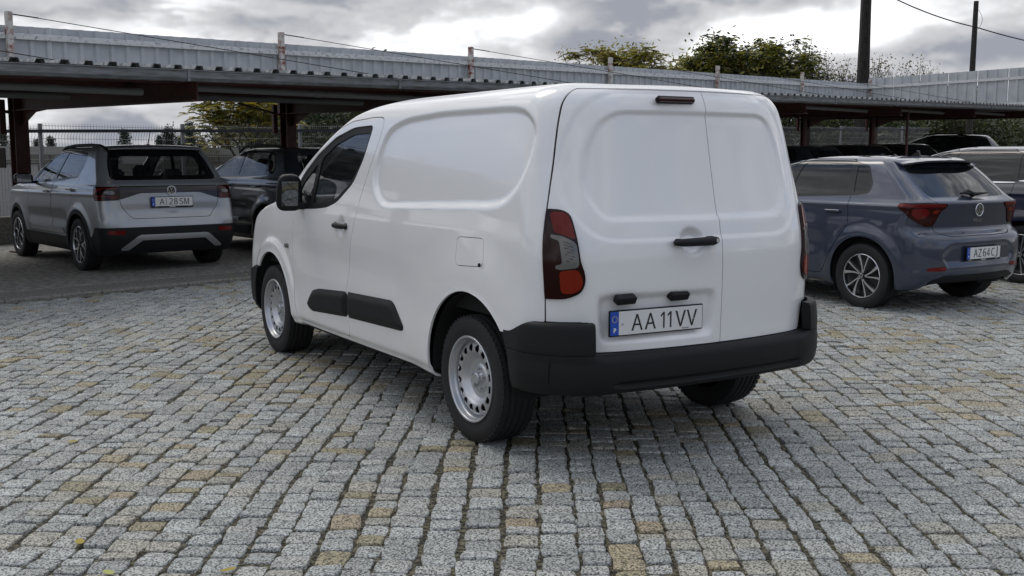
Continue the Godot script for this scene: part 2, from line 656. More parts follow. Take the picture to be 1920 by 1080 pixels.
func prism(p: Patch, poly: PackedVector2Array, o: Vector3, ex: Vector3, ey: Vector3, thick: float, bevel := 0.0) -> void:   # a polygon given depth against ex x ey
	var ez := ex.cross(ey).normalized()
	var tri := Geometry2D.triangulate_polygon(poly)
	var c2 := Vector2.ZERO
	for q in poly:
		c2 += q / poly.size()
	var inner := poly
	if bevel > 0.0:
		var got := Geometry2D.offset_polygon(poly, -bevel, Geometry2D.JOIN_MITER)
		if got.size() == 1 and got[0].size() == poly.size():
			inner = got[0]
			# start both rings at the nearest corner
			var best := 0
			for k in inner.size():
				if inner[k].distance_squared_to(poly[0]) < inner[best].distance_squared_to(poly[0]):
					best = k
			var turned := PackedVector2Array()
			for k in inner.size():
				turned.append(inner[(best + k) % inner.size()])
			if turned.size() > 1 and turned[1].distance_squared_to(poly[1]) > turned[-1].distance_squared_to(poly[1]):
				turned.reverse()
				turned.insert(0, turned[-1])
				turned.remove_at(turned.size() - 1)
			inner = turned
			tri = Geometry2D.triangulate_polygon(inner)
	var at := p.v.size()
	for q in inner:
		p.v.append(o + ex * q.x + ey * q.y + ez * thick)
		p.b.append(p.v[-1])
		p.n.append(ez)
	for k in tri:
		p.i.append(at + k)
	var n := poly.size()
	var mid := o + ex * c2.x + ey * c2.y + ez * thick * 0.5
	var area := 0.0
	for k in n:
		area += poly[k].cross(poly[(k + 1) % n])
	for k in n:
		var a := poly[k]
		var b := poly[(k + 1) % n]
		var out2 := Vector2(b.y - a.y, a.x - b.x).normalized() * signf(area)
		var out3 := ex * out2.x + ey * out2.y
		var a3 := o + ex * a.x + ey * a.y
		var b3 := o + ex * b.x + ey * b.y
		var lowz := ez * (thick - bevel)
		var s := p.v.size()
		p.v.append_array([a3, b3, b3 + lowz, a3 + lowz])
		p.b.append_array([a3, b3, b3, a3])
		p.n.append_array([out3, out3, out3, out3])
		p.i.append_array([s, s + 1, s + 2, s, s + 2, s + 3])
		if bevel > 0.0 and inner != poly:
			var ia := inner[k]
			var ib := inner[(k + 1) % n]
			var s2 := p.v.size()
			var nb := (out3 + ez).normalized()
			p.v.append_array([a3 + lowz, b3 + lowz, o + ex * ib.x + ey * ib.y + ez * thick, o + ex * ia.x + ey * ia.y + ez * thick])
			p.b.append_array([a3, b3, b3, a3])
			p.n.append_array([nb, nb, nb, nb])
			p.i.append_array([s2, s2 + 1, s2 + 2, s2, s2 + 2, s2 + 3])

# ------------------------------------------------------------------ nodes
var taken := {}

func numbered(called: String) -> String:
	var k: int = taken.get(called, 0)
	taken[called] = k + 1
	return called if k == 0 else "%s_%03d" % [called, k]

func tag(o: Node, label: String, category: String, group := "") -> void:
	o.set_meta("label", label)
	o.set_meta("category", category)
	if group:
		o.set_meta("group", group)

func thing(called: String, label: String, category: String, x := Transform3D(), group := "") -> Node3D:
	var o := Node3D.new()
	o.name = numbered(called)
	add_child(o)
	o.transform = x
	tag(o, label, category, group)
	return o

func part(parent: Node, called: String, m: Variant, mat: Material, x := Transform3D()) -> MeshInstance3D:
	var o := MeshInstance3D.new()
	o.name = called
	o.mesh = to_mesh(m) if m is Patch else m
	o.material_override = mat
	o.transform = x
	parent.add_child(o, true)
	return o

func structure(called: String, m: Variant, mat: Material, label := "", x := Transform3D()) -> MeshInstance3D:
	var o := part(self, numbered(called), m, mat, x)
	o.set_meta("kind", "structure")
	if label:
		o.set_meta("label", label)
	return o

func text_mesh(t: String, size: float, depth: float, font_name := "Droid Sans", weight := 400) -> TextMesh:
	var f := SystemFont.new()
	f.font_names = PackedStringArray([font_name])
	f.font_weight = weight
	var m := TextMesh.new()
	m.text = t
	m.font = f
	m.font_size = 64
	m.pixel_size = size / 46.0   # cap height of 64 px type is about 46 px
	m.depth = depth
	m.curve_step = 1.0
	return m
# ------------------------------------------------------------------ car bodies: x forward, y up, z to the right, origin on the ground below the rear axle
func mono(k: Array, c: int, t: float) -> float:   # smooth curve through column c of the keys without overshoot
	var n := k.size()
	var a := clampi(int(floor(t)), 0, n - 2)
	var s := t - a
	var y0: float = k[a][c]
	var y1: float = k[a + 1][c]
	var d := y1 - y0
	var dm: float = y0 - k[a - 1][c] if a > 0 else d
	var dp: float = k[a + 2][c] - y1 if a + 2 < n else d
	var m0 := 0.0 if dm * d <= 0.0 else 2.0 * dm * d / (dm + d)
	var m1 := 0.0 if dp * d <= 0.0 else 2.0 * dp * d / (dp + d)
	var s2 := s * s
	var s3 := s2 * s
	return (2 * s3 - 3 * s2 + 1) * y0 + (s3 - 2 * s2 + s) * m0 + (3 * s2 - 2 * s3) * y1 + (s3 - s2) * m1

func curve(k: Array, x: float) -> float:   # straight pieces with eased joins: [[x, y], ...]
	if x <= k[0][0]:
		return k[0][1]
	for a in k.size() - 1:
		if x <= k[a + 1][0]:
			return lerpf(k[a][1], k[a + 1][1], sst(0.0, 1.0, (x - k[a][0]) / (k[a + 1][0] - k[a][0])) * 0.5 + 0.5 * (x - k[a][0]) / (k[a + 1][0] - k[a][0]))
	return k[-1][1]

# keys: half width, side height, rear x, rear height, front x, front height, rear corner radius, front corner radius
func body(keys: Array, sub: int, cnt: Array, bow_r: float, bow_f: float, taper: Array, relief: Callable) -> Patch:
	var p := Patch.new()
	var rows := (keys.size() - 1) * sub + 1
	var cols := 0
	for r in rows:
		var t := float(r) / sub
		var w := mono(keys, 0, t)
		var ys := mono(keys, 1, t)
		var xr := mono(keys, 2, t)
		var yr := mono(keys, 3, t)
		var xf := mono(keys, 4, t)
		var yf := mono(keys, 5, t)
		var rr := minf(mono(keys, 6, t), w * 0.9)
		var rf := minf(mono(keys, 7, t), w * 0.9)
		var ring := PackedVector3Array()
		for sg in [-1.0, 1.0]:
			var half := PackedVector3Array()
			var ns: int = cnt[2] if sg < 0.0 else cnt[3]
			for k in cnt[0]:
				var y: float = (k + 0.5) / cnt[0] * (w - rr)
				half.append(Vector3(xr + bow_r * (y / w) ** 2, yr, y))
			for k in cnt[1] + 1:
				var a: float = float(k) / cnt[1] * PI / 2
				var y: float = w - rr + rr * sin(a)
				half.append(Vector3(xr + rr - rr * cos(a) + bow_r * (y / w) ** 2 * (1.0 - sst(0.0, 1.0, float(k) / cnt[1])), lerpf(yr, ys, sst(0.0, 1.0, float(k) / cnt[1])), y))
			for k in range(1, ns):
				var q := float(k) / ns
				half.append(Vector3(lerpf(xr + rr, xf - rf, q), ys, w))
			for k in cnt[1] + 1:
				var a: float = (1.0 - float(k) / cnt[1]) * PI / 2
				var y: float = w - rf + rf * sin(a)
				half.append(Vector3(xf - rf + rf * cos(a) - bow_f * (y / w) ** 2 * sst(0.0, 1.0, float(k) / cnt[1]), lerpf(ys, yf, sst(0.0, 1.0, float(k) / cnt[1])), y))
			for k in cnt[4]:
				var y: float = (1.0 - (k + 0.5) / cnt[4]) * (w - rf)
				half.append(Vector3(xf - bow_f * (y / w) ** 2, yf, y))
			for k in half.size():
				half[k].z *= sg * curve(taper, half[k].x)
			if sg > 0.0:
				half.reverse()
			ring.append_array(half)
		cols = ring.size()
		p.v.append_array(ring)
	for r in rows - 1:
		for c in cols:
			var x := r * cols + c
			var y := r * cols + (c + 1) % cols
			p.i.append_array([x, y, y + cols, x, y + cols, x + cols])
	p.b = p.v.duplicate()
	normals(p)
	# make normals point outwards
	var flip := 0.0
	for k in range(0, p.v.size(), 97):
		flip += p.n[k].dot(p.v[k] - Vector3(1.3, 0.8, 0.0))
	if flip < 0.0:
		for k in p.n.size():
			p.n[k] = -p.n[k]
	if relief.is_valid():
		p = moved(p, relief)
	return p

func carve(src: Patch, box_: AABB, fns: Array, off := 0.0, edge := 0.012) -> Patch:
	var q := within(src, box_)
	for f in fns:
		q = clip(q, f)
	if off != 0.0:
		q = pushed(q, off)
	if edge > 0.0:
		q = skirt(q, edge)
	return q

# where-functions on the base place
func on_side(s: Shape, sign_: float, grow := 0.0) -> Callable:   # shape drawn in (x, y)
	return func(b: Vector3) -> float: return sign_ * (s.f(Vector2(b.x, b.y)) + grow)

func on_rear(s: Shape, sign_: float, grow := 0.0) -> Callable:   # shape drawn in (left, y), left is -z
	return func(b: Vector3) -> float: return sign_ * (s.f(Vector2(-b.z, b.y)) + grow)

func side_only(s: Shape, sign_: float, grow := 0.0, zmax := -0.4) -> Callable:   # cuts a hole on the left side only
	return func(b: Vector3) -> float: return -sign_ * 0.15 if b.z > zmax else sign_ * (s.f(Vector2(b.x, b.y)) + grow)

func both_sides(s: Shape, sign_: float, grow := 0.0, zmin := 0.4) -> Callable:
	return func(b: Vector3) -> float: return -sign_ * 0.15 if absf(b.z) < zmin else sign_ * (s.f(Vector2(b.x, b.y)) + grow)

func rear_only(s: Shape, sign_: float, grow := 0.0, xmax := 0.4) -> Callable:
	return func(b: Vector3) -> float: return -sign_ * 0.15 if b.x > xmax else sign_ * (s.f(Vector2(-b.z, b.y)) + grow)

func mirrored_rear(s: Shape, sign_: float, grow := 0.0, xmax := 0.4) -> Callable:
	return func(b: Vector3) -> float: return -sign_ * 0.15 if b.x > xmax else sign_ * (s.f(Vector2(absf(b.z), b.y)) + grow)

func front_only(s: Shape, sign_: float, grow := 0.0, xmin := 1.0) -> Callable:
	return func(b: Vector3) -> float: return -sign_ * 0.15 if b.x < xmin else sign_ * (s.f(Vector2(-b.z, b.y)) + grow)

func arch(x0: float, y0: float, r: float, foot := 1.0) -> Callable:   # the body outside a wheel opening, on both sides
	return func(b: Vector3) -> float:
		if absf(b.z) < 0.4:
			return 0.15
		var dy := b.y - y0
		if dy < 0.0:
			dy *= foot
		return Vector2(b.x - x0, dy).length() - r

func v2(a: Array) -> Array:
	var o := []
	for k in range(0, a.size(), 2):
		o.append(Vector2(a[k], a[k + 1]))
	return o

func shape(a: Array, r := 0.0) -> Shape:
	return Shape.new(v2(a), r)

# ------------------------------------------------------------------ wheels: axis z, outer face towards +z
func tyre_patch(R: float, rim: float, wd: float) -> Patch:
	var h := wd / 2
	var p := Patch.new()
	var prof := [Vector2(rim - 0.004, h * 0.80), Vector2(rim + 0.006, h * 0.93), Vector2(lerpf(rim, R, 0.35), h * 1.0), Vector2(lerpf(rim, R, 0.55), h * 1.01), Vector2(lerpf(rim, R, 0.8), h * 0.97), Vector2(R - 0.010, h * 0.88), Vector2(R - 0.003, h * 0.78)]
	for g in [0.52, 0.18, -0.18, -0.52]:
		prof.append_array([Vector2(R, h * (g + 0.06)), Vector2(R - 0.008, h * (g + 0.05)), Vector2(R - 0.008, h * (g - 0.05)), Vector2(R, h * (g - 0.06))])
	prof.append_array([Vector2(R - 0.003, -h * 0.78), Vector2(R - 0.010, -h * 0.88), Vector2(lerpf(rim, R, 0.5), -h), Vector2(rim, -h * 0.8)])
	lathe(p, prof, 64)
	# shoulder blocks
	for k in 60:
		var t := TAU * k / 60.0
		for s in [-1.0, 1.0]:
			box(p, Vector3(cos(t) * (R - 0.010), sin(t) * (R - 0.010), s * h * 0.85), Vector3(0.012, 0.022, 0.014), 0.0, Basis(Vector3(0, 0, 1), t))
	return p

var wheel_cache := {}

func wheel(parent: Node3D, at: Vector3, left: bool, R: float, rim: float, wd: float, style: String) -> Node3D:
	var o := Node3D.new()
	o.name = "wheel"
	parent.add_child(o, true)
	o.position = at
	o.rotation.y = PI if left else 0.0
	var key := "%s%.3f%.3f" % [style, R, rim]
	if not wheel_cache.has(key):
		var parts := [["tyre", to_mesh(tyre_patch(R, rim, wd)), M.rubber]]
		var h := wd / 2
		if style == "steel":
			# stamped disc with a ring of oval holes
			var prof := [[0.0, 0.030], [0.028, 0.032], [0.034, 0.020], [0.062, 0.020], [0.078, 0.012], [0.100, 0.016], [0.122, 0.034], [0.136, 0.048], [0.150, 0.053], [0.172, 0.050], [0.186, 0.040], [0.194, 0.026], [0.199, 0.028]]
			var disc := grid(192, 60, func(u: float, v: float) -> Vector3:
				var r := lerpf(0.002, 0.199, v)
				return Vector3(cos(TAU * u) * r, sin(TAU * u) * r, curve(prof, r) + h - 0.078), true)
			for k in disc.n.size():
				if disc.n[k].z < 0.0:
					disc.n[k] = -disc.n[k]
			disc = clip(disc, func(b: Vector3) -> float:
				var r := Vector2(b.x, b.y).length()
				if r < 0.12 or r > 0.19:
					return 0.05
				var a := fposmod(atan2(b.y, b.x), TAU / 16.0) - TAU / 32.0
				return Vector2((r - 0.160) / 1.12, a * r).length() - 0.0188)
			disc = skirt(disc, 0.004)
			parts.append(["disc", to_mesh(disc), M.steel_wheel])
			var barrel := Patch.new()
			lathe(barrel, [Vector2(0.196, h - 0.062), Vector2(0.1985, h - 0.035), Vector2(0.202, h - 0.026), Vector2(0.2065, h - 0.022), Vector2(0.2085, h - 0.004), Vector2(0.213, h + 0.001), Vector2(rim + 0.002, h + 0.002), Vector2(rim + 0.005, h - 0.003), Vector2(rim + 0.002, h - 0.02)], 96)
			parts.append(["rim", to_mesh(barrel), M.steel_wheel])
			var nuts := Patch.new()
			for k in 5:
				var t := TAU * k / 5.0 + 0.3
				tube(nuts, [Vector3(cos(t) * 0.052, sin(t) * 0.052, h - 0.062), Vector3(cos(t) * 0.052, sin(t) * 0.052, h - 0.040)], 0.0105, 6)
			lathe(nuts, [Vector2(0.030, h - 0.060), Vector2(0.030, h - 0.038), Vector2(0.024, h - 0.033), Vector2(0.002, h - 0.036)], 24)
			var drum := Patch.new()
			lathe(drum, [Vector2(0.001, h - 0.115), Vector2(0.185, h - 0.115), Vector2(0.195, h - 0.06)], 48)
			parts.append(["brake_drum", to_mesh(drum), M.underbody])
			parts.append(["wheel_nuts", to_mesh(nuts), M.steel_wheel])
		else:
			var dish := Patch.new()
			lathe(dish, [Vector2(0.002, h - 0.055), Vector2(rim * 0.55, h - 0.075), Vector2(rim * 0.93, h - 0.085), Vector2(rim * 0.955, h - 0.030), Vector2(rim + 0.002, h - 0.02)], 64)
			parts.append(["rim", to_mesh(dish), M.alloy_dark])
			var lip := Patch.new()
			lathe(lip, [Vector2(rim * 0.955, h - 0.026), Vector2(rim * 0.962, h - 0.010), Vector2(rim * 0.985, h - 0.006), Vector2(rim + 0.003, h - 0.016)], 72)
			parts.append(["rim_lip", to_mesh(lip), M.alloy_silver])
			var sp := Patch.new()
			var dark := Patch.new()
			for k in 5:
				for s in [-1.0, 1.0]:
					var turn := TAU * k / 5.0
					var lines := []
					if style == "swirl":    # curved pairs that lean one way
						for q in 7:
							var f := q / 6.0
							lines.append([lerpf(0.13, 0.955, f) * rim, turn + s * 0.13 + s * 0.155 * f + 0.42 * f * (1.0 - f * 0.45), (0.012 if s > 0 else 0.010) + 0.016 * f * f * (1.3 if s > 0 else 0.6)])
					elif style == "blade":  # broad forked spokes
						for q in 7:
							var f := q / 6.0
							lines.append([lerpf(0.13, 0.955, f) * rim, turn + s * (0.06 + 0.30 * f * f), 0.014 + 0.024 * f * (1.0 - 0.5 * f)])
					else:                    # slim pairs
						for q in 7:
							var f := q / 6.0
							lines.append([lerpf(0.13, 0.955, f) * rim, turn + s * (0.20 - 0.02 * f), 0.011 + 0.010 * f])
					var poly := PackedVector2Array()
					for q in lines:
						poly.append(Vector2.from_angle(q[1] - q[2] / q[0] * 0.5) * q[0])
					for q in range(lines.size() - 1, -1, -1):
						poly.append(Vector2.from_angle(lines[q][1] + lines[q][2] / lines[q][0] * 0.5) * lines[q][0])
					prism(sp, poly, Vector3(0, 0, h - 0.050), Vector3.RIGHT, Vector3.UP, 0.034, 0.002)
			parts.append(["spokes", to_mesh(sp), M.alloy_silver])
			var hub := Patch.new()
			lathe(hub, [Vector2(rim * 0.16, h - 0.03), Vector2(rim * 0.15, h - 0.008), Vector2(rim * 0.12, h - 0.005), Vector2(0.001, h - 0.006)], 24)
			parts.append(["hub_cap", to_mesh(hub), M.alloy_dark])
			var badge := Patch.new()
			emblem(badge, rim * 0.115, Transform3D(Basis(), Vector3(0, 0, h - 0.005)))
			parts.append(["hub_emblem", to_mesh(badge), M.chrome])
		wheel_cache[key] = parts
	for q in wheel_cache[key]:
		part(o, q[0], q[1], q[2])
	return o

func emblem(p: Patch, r: float, x: Transform3D) -> void:   # round badge: a ring with a V over a W, facing +z
	var g := Patch.new()
	lathe(g, [Vector2(r * 0.86, 0.0), Vector2(r * 0.87, r * 0.06), Vector2(r * 0.98, r * 0.06), Vector2(r, 0.0)], 40)
	var strokes := [[[-0.33, 0.80], [0.0, 0.10]], [[0.33, 0.80], [0.0, 0.10]], [[-0.72, 0.48], [-0.36, -0.74]], [[-0.36, -0.74], [0.0, 0.02]], [[0.0, 0.02], [0.36, -0.74]], [[0.36, -0.74], [0.72, 0.48]]]
	for s in strokes:
		var a := Vector2(s[0][0], s[0][1]) * r
		var b := Vector2(s[1][0], s[1][1]) * r
		var d := (b - a).normalized().orthogonal() * r * 0.075
		prism(g, PackedVector2Array([a - d, b - d, b + d, a + d]), Vector3.ZERO, Vector3.RIGHT, Vector3.UP, r * 0.05)
	join(p, g, x)

func number_plate(parent: Node3D, x: Transform3D, text: String, gap_text: String, holder: bool) -> void:   # faces +z of x, centred
	var o := Node3D.new()
	o.name = "number_plate"
	parent.add_child(o, true)
	o.transform = x
	var fr := Patch.new()
	box(fr, Vector3(0, -0.006 if holder else 0.0, -0.004), Vector3(0.532, 0.134 if holder else 0.121, 0.010), 0.004)
	part(o, "plate_frame", fr, M.black_plastic)
	var pl := Patch.new()
	box(pl, Vector3(0.022, 0, 0.001), Vector3(0.474, 0.109, 0.006), 0.0015)
	part(o, "plate_face", pl, M.plate_white)
	var bl := Patch.new()
	box(bl, Vector3(-0.2375, 0, 0.001), Vector3(0.045, 0.109, 0.0062), 0.0015)
	part(o, "country_band", bl, M.plate_blue)
	part(o, "country_letter", text_mesh("P", 0.021, 0.001, "Droid Sans", 700), M.print_white, Transform3D(Basis(), Vector3(-0.2375, -0.031, 0.0045)))
	var st := Patch.new()
	for k in 12:
		var t := TAU * k / 12.0
		box(st, Vector3(-0.2375 + cos(t) * 0.0135, 0.020 + sin(t) * 0.0135, 0.0044), Vector3(0.0032, 0.0032, 0.0006))
	part(o, "star_ring", st, M.print_yellow)
	# characters: place each so that the spacing is the plate's
	var at := -0.152 if not holder else -0.168
	for ch in text:
		if ch == " ":
			at += 0.012
			continue
		var adv: float = {"1": 0.039, "I": 0.034, "M": 0.072, "A": 0.074, "V": 0.066, "C": 0.062, "J": 0.050}.get(ch, 0.060)
		var wdt: float = {"1": 0.024, "I": 0.012, "M": 0.060, "A": 0.062, "V": 0.060, "C": 0.050, "J": 0.038}.get(ch, 0.048)
		var tm := text_mesh(ch, 0.075, 0.0012, "Droid Sans", 500)
		var bb := tm.get_aabb()
		var sx := clampf(wdt / maxf(bb.size.x, 0.001), 0.5, 1.4)
		part(o, "character", tm, M.print_black, Transform3D(Basis().scaled(Vector3(sx, 1, 1)), Vector3(at + adv * 0.5 - bb.get_center().x * sx, -bb.get_center().y, 0.0046)))
		at += adv
	if holder:
		var hl := Patch.new()
		box(hl, Vector3(0, -0.0635, 0.0012), Vector3(0.075, 0.006, 0.001))
		for s in [-1.0, 1.0]:
			tube(hl, [Vector3(s * 0.21 - 0.022, -0.064, 0.0012), Vector3(s * 0.21, -0.060, 0.0012), Vector3(s * 0.21 + 0.022, -0.064, 0.0012)], 0.0017, 4)
		part(o, "holder_print", hl, M.print_white)
	else:
		var sc := Patch.new()
		for s in [-0.195, 0.205]:
			tube(sc, [Vector3(s, -0.004, 0.003), Vector3(s, -0.004, 0.0065)], 0.0045, 10)
		part(o, "plate_screw", sc, M.satin_silver)
		part(o, "maker_print", text_mesh("BIT-MATRI", 0.006, 0.0006), M.print_black, Transform3D(Basis(), Vector3(0.16, -0.047, 0.0044)))

func seat(parent: Node3D, at: Vector3, wd := 0.48) -> void:
	var p := Patch.new()
	box(p, at + Vector3(0.1, 0.50, 0), Vector3(0.5, 0.16, wd), 0.06)
	box(p, at + Vector3(-0.2, 0.82, 0), Vector3(0.14, 0.62, wd), 0.06, Basis(Vector3(0, 0, 1), 0.25))
	box(p, at + Vector3(-0.30, 1.22, 0), Vector3(0.10, 0.18, 0.27), 0.045, Basis(Vector3(0, 0, 1), 0.2))
	tube(p, [at + Vector3(-0.27, 1.05, 0.05), at + Vector3(-0.29, 1.2, 0.05)], 0.007, 6)
	tube(p, [at + Vector3(-0.27, 1.05, -0.05), at + Vector3(-0.29, 1.2, -0.05)], 0.007, 6)
	part(parent, "seat", p, M.interior)

func pose(x: float, z: float, yaw: float, y := 0.0) -> Transform3D:
	return Transform3D(Basis(Vector3.UP, yaw), Vector3(x, y, z))
# ------------------------------------------------------------------ the white van
func build_van() -> void:
	var van := thing("panel_van", "white panel van with black bumpers parked on the granite setts", "van", pose(0.525, -5.712, 2.124))
	var recess := shape([1.19, 1.336, 1.155, 1.241, 1.03, 1.151, -0.26, 1.201, -0.38, 1.256, -0.475, 1.386, -0.49, 1.576, -0.395, 1.656, -0.265, 1.681, 0.445, 1.681, 0.875, 1.658, 1.085, 1.606, 1.155, 1.466], 0.09)
	var rin := shape([0.46, 1.655, 0.56, 1.605, 0.63, 1.48, 0.668, 1.32, 0.652, 1.25, 0.60, 1.165, 0.56, 1.152, -0.46, 1.152, -0.525, 1.20, -0.57, 1.30, -0.56, 1.48, -0.51, 1.61, -0.44, 1.655], 0.05)
	var plate_rec := shape([0.645, 0.80, 0.625, 0.61, 0.60, 0.598, 0.03, 0.598, 0.005, 0.625, -0.012, 0.79, 0.012, 0.818, 0.605, 0.822], 0.05)
	var seam := func(y: float) -> float: return -0.631 + 0.0673 * maxf(0.0, y - 0.8) + 0.038 * maxf(0.0, y - 0.8) ** 2
	var relief := func(b: Vector3) -> float:
		var o := 0.0
		if absf(b.z) > 0.5 and b.x > seam.call(b.y):
			o -= 0.018 * ramp(0.0, 0.024, recess.f(Vector2(b.x, b.y)))
			var r0 := Vector2(b.x + 0.03, b.y - 0.345).length()
			o += 0.016 * (1.0 - sst(0.43, 0.74, r0)) + 0.003 * (1.0 - sst(0.43, 0.445, r0))
			var r1 := Vector2(b.x - 2.93, b.y - 0.34).length()
			o += 0.014 * (1.0 - sst(0.47, 0.53, r1)) + 0.004 * (1.0 - sst(0.415, 0.43, r1))
			o -= 0.016 * (1.0 - sst(0.02, 0.06, Vector2(b.x - 1.605, (b.y - 1.011) * 0.85).length()))
			o -= 0.010 * (1.0 - sst(0.0, 0.16, absf(b.y - 0.74 - 0.02 * b.x))) * sst(0.55, 0.9, b.x) * (1.0 - sst(2.2, 2.5, b.x))
			if b.y < 0.36:
				o -= 0.012 * (1.0 - sst(0.30, 0.345, b.y))
		elif b.x < 0.0:
			var q := Vector2(-b.z, b.y)
			var f := rin.f(q)
			o -= 0.012 * ramp(0.0, 0.017, f) + 0.007 * ramp(-0.100, -0.080, f)
			o -= 0.028 * ramp(0.0, 0.026, plate_rec.f(q))
			o -= 0.026 * (1.0 - sst(0.028, 0.068, Vector2((-b.z - 0.14) * 0.85, (b.y - 1.05) * 0.95).length()))
		return o
	var keys := [
		[0.825, 0.265, -0.76, 0.30, 3.70, 0.22, 0.30, 0.25],
		[0.868, 0.285, -0.80, 0.34, 3.76, 0.30, 0.34, 0.30],
		[0.884, 0.35, -0.82, 0.40, 3.80, 0.42, 0.36, 0.34],
		[0.893, 0.51, -0.838, 0.53, 3.815, 0.55, 0.36, 0.36],
		[0.895, 0.67, -0.842, 0.67, 3.81, 0.70, 0.36, 0.38],
		[0.893, 0.83, -0.846, 0.83, 3.78, 0.84, 0.36, 0.40],
		[0.889, 0.97, -0.845, 0.96, 3.72, 0.94, 0.36, 0.42],
		[0.884, 1.06, -0.838, 1.05, 3.51, 1.04, 0.36, 0.42],
		[0.876, 1.13, -0.826, 1.12, 3.11, 1.13, 0.36, 0.34],
		[0.859, 1.26, -0.796, 1.25, 2.76, 1.22, 0.36, 0.28],
		[0.839, 1.39, -0.768, 1.38, 2.54, 1.34, 0.36, 0.28],
		[0.816, 1.51, -0.744, 1.50, 2.32, 1.47, 0.35, 0.30],
		[0.790, 1.62, -0.722, 1.61, 2.09, 1.59, 0.34, 0.32],
		[0.760, 1.70, -0.705, 1.68, 1.88, 1.68, 0.33, 0.34],
		[0.705, 1.752, -0.680, 1.735, 1.61, 1.750, 0.31, 0.36],
		[0.605, 1.782, -0.640, 1.768, 1.26, 1.781, 0.28, 0.35],
		[0.40, 1.795, -0.48, 1.788, 0.9, 1.797, 0.2, 0.2],
		[0.01, 1.800, -0.1, 1.799, 0.4, 1.802, 0.01, 0.01]]
	var taper := [[-0.8, 0.97], [-0.1, 1.0], [2.0, 1.0], [2.9, 0.985], [3.5, 0.955], [3.9, 0.92]]
	var sh := body(keys, 10, [50, 40, 250, 36, 8], 0.12, 0.16, taper, relief)
	# ---- outlines
	var door := shape([2.43, 0.321, 2.445, 0.456, 2.485, 0.756, 2.47, 1.006, 2.615, 1.091, 2.395, 1.351, 2.145, 1.496, 1.885, 1.600, 1.635, 1.660, 1.32, 1.676, 1.17, 1.672, 1.155, 1.60, 1.205, 1.459, 1.355, 1.151, 1.465, 0.864, 1.511, 0.608, 1.495, 0.321], 0.05)
	var win := shape([1.29, 1.631, 1.355, 1.426, 1.465, 1.279, 1.695, 1.154, 1.855, 1.116, 2.051, 1.099, 2.295, 1.089, 2.505, 1.084, 2.545, 1.116, 2.355, 1.315, 2.115, 1.456, 1.855, 1.566, 1.585, 1.623], 0.05)
	var pane := shape([1.33, 1.586, 1.39, 1.426, 1.495, 1.301, 1.715, 1.184, 1.855, 1.148, 2.051, 1.131, 2.12, 1.128, 2.04, 1.431, 1.835, 1.521, 1.585, 1.578], 0.045)
	var quarter := shape([2.18, 1.126, 2.455, 1.118, 2.355, 1.251, 2.1, 1.401], 0.02)
	var flap := shape([0.09, 1.041, -0.175, 1.048, -0.183, 0.911, 0.09, 0.896], 0.035)
	var tail := shape([1.3, 1.205, 0.76, 1.205, 0.726, 1.185, 0.717, 1.1, 0.706, 0.965, 0.69, 0.92, 0.688, 0.87, 0.708, 0.828, 0.765, 0.803, 1.3, 0.803], 0.022)
	var screen := shape([0.70, 1.20, 0.66, 1.40, 0.60, 1.62, 0.5, 1.68, -0.5, 1.68, -0.60, 1.62, -0.66, 1.40, -0.70, 1.20, -0.6, 1.16, 0.6, 1.16], 0.08)
	var door_low := func(b: Vector3) -> float: return b.y - lerpf(0.557, 0.698, sst(0.655, 0.70, absf(b.z)))
	var all := AABB(Vector3(-2, -1, -2), Vector3(7, 4, 4))
	var arch0 := arch(-0.03, 0.35, 0.425, 0.72)
	var arch1 := arch(2.93, 0.345, 0.405, 0.72)
	# ---- shell: sides, roof, wings
	var shell := carve(sh, all, [
		least([func(b: Vector3) -> float: return maxf(b.x - seam.call(b.y), b.y - 1.752) - 0.003, func(b: Vector3) -> float: return b.y - 0.262, arch0, arch1]),
		least([side_only(door, -1.0, 0.003), side_only(flap, -1.0, 0.0016), func(b: Vector3) -> float: return 0.15 if b.x > -0.1 else b.y - lerpf(0.622, 0.695, sst(-0.40, -0.66, b.x))]),
		least([func(b: Vector3) -> float: return 0.15 if b.z < 0.4 else -win.f(Vector2(b.x, b.y)), func(b: Vector3) -> float: return 0.15 if b.x < 3.2 else b.y - lerpf(0.62, 0.50, sst(3.3, 3.8, b.x))]),
		front_only(screen, -1.0, 0.0, 1.5)])
	part(van, "body_shell", shell, M.white_paint)
	var fr := carve(sh, AABB(Vector3(2.9, 0.1, -2), Vector3(2, 0.7, 4)), [func(b: Vector3) -> float: return b.x - 3.2, func(b: Vector3) -> float: return lerpf(0.612, 0.492, sst(3.3, 3.8, b.x)) - b.y, arch1], 0.012)
	part(van, "front_bumper", fr, M.black_plastic)
	part(van, "windscreen", carve(sh, AABB(Vector3(1.5, 1, -1), Vector3(2, 1, 2)), [front_only(screen, 1.0, -0.004, 1.5)], -0.006, 0.004), M.tinted_glass)
	# ---- left front door with window
	var lbox := AABB(Vector3(0.9, 0.2, -1.2), Vector3(2.2, 1.7, 0.8))
	var dr := part(van, "front_door", carve(sh, lbox, [on_side(door, 1.0, -0.0025), on_side(win, -1.0)], 0.0, 0.016), M.white_paint)
	part(dr, "window_frame", carve(sh, lbox, [on_side(win, 1.0), on_side(pane, -1.0), on_side(quarter, -1.0)], -0.007, 0.012), M.black_plastic)
	part(dr, "window_pane", carve(sh, lbox, [on_side(pane, 1.0, 0.006)], -0.013, 0.0), M.tinted_glass)
	part(dr, "quarter_pane", carve(sh, lbox, [on_side(quarter, 1.0, 0.006)], -0.013, 0.0), M.tinted_glass)
	part(van, "passenger_window", carve(sh, AABB(Vector3(0.9, 0.9, 0.4), Vector3(2.2, 1.0, 0.9)), [on_side(win, 1.0)], -0.006, 0.0), M.tinted_glass)
	var hd := Patch.new()
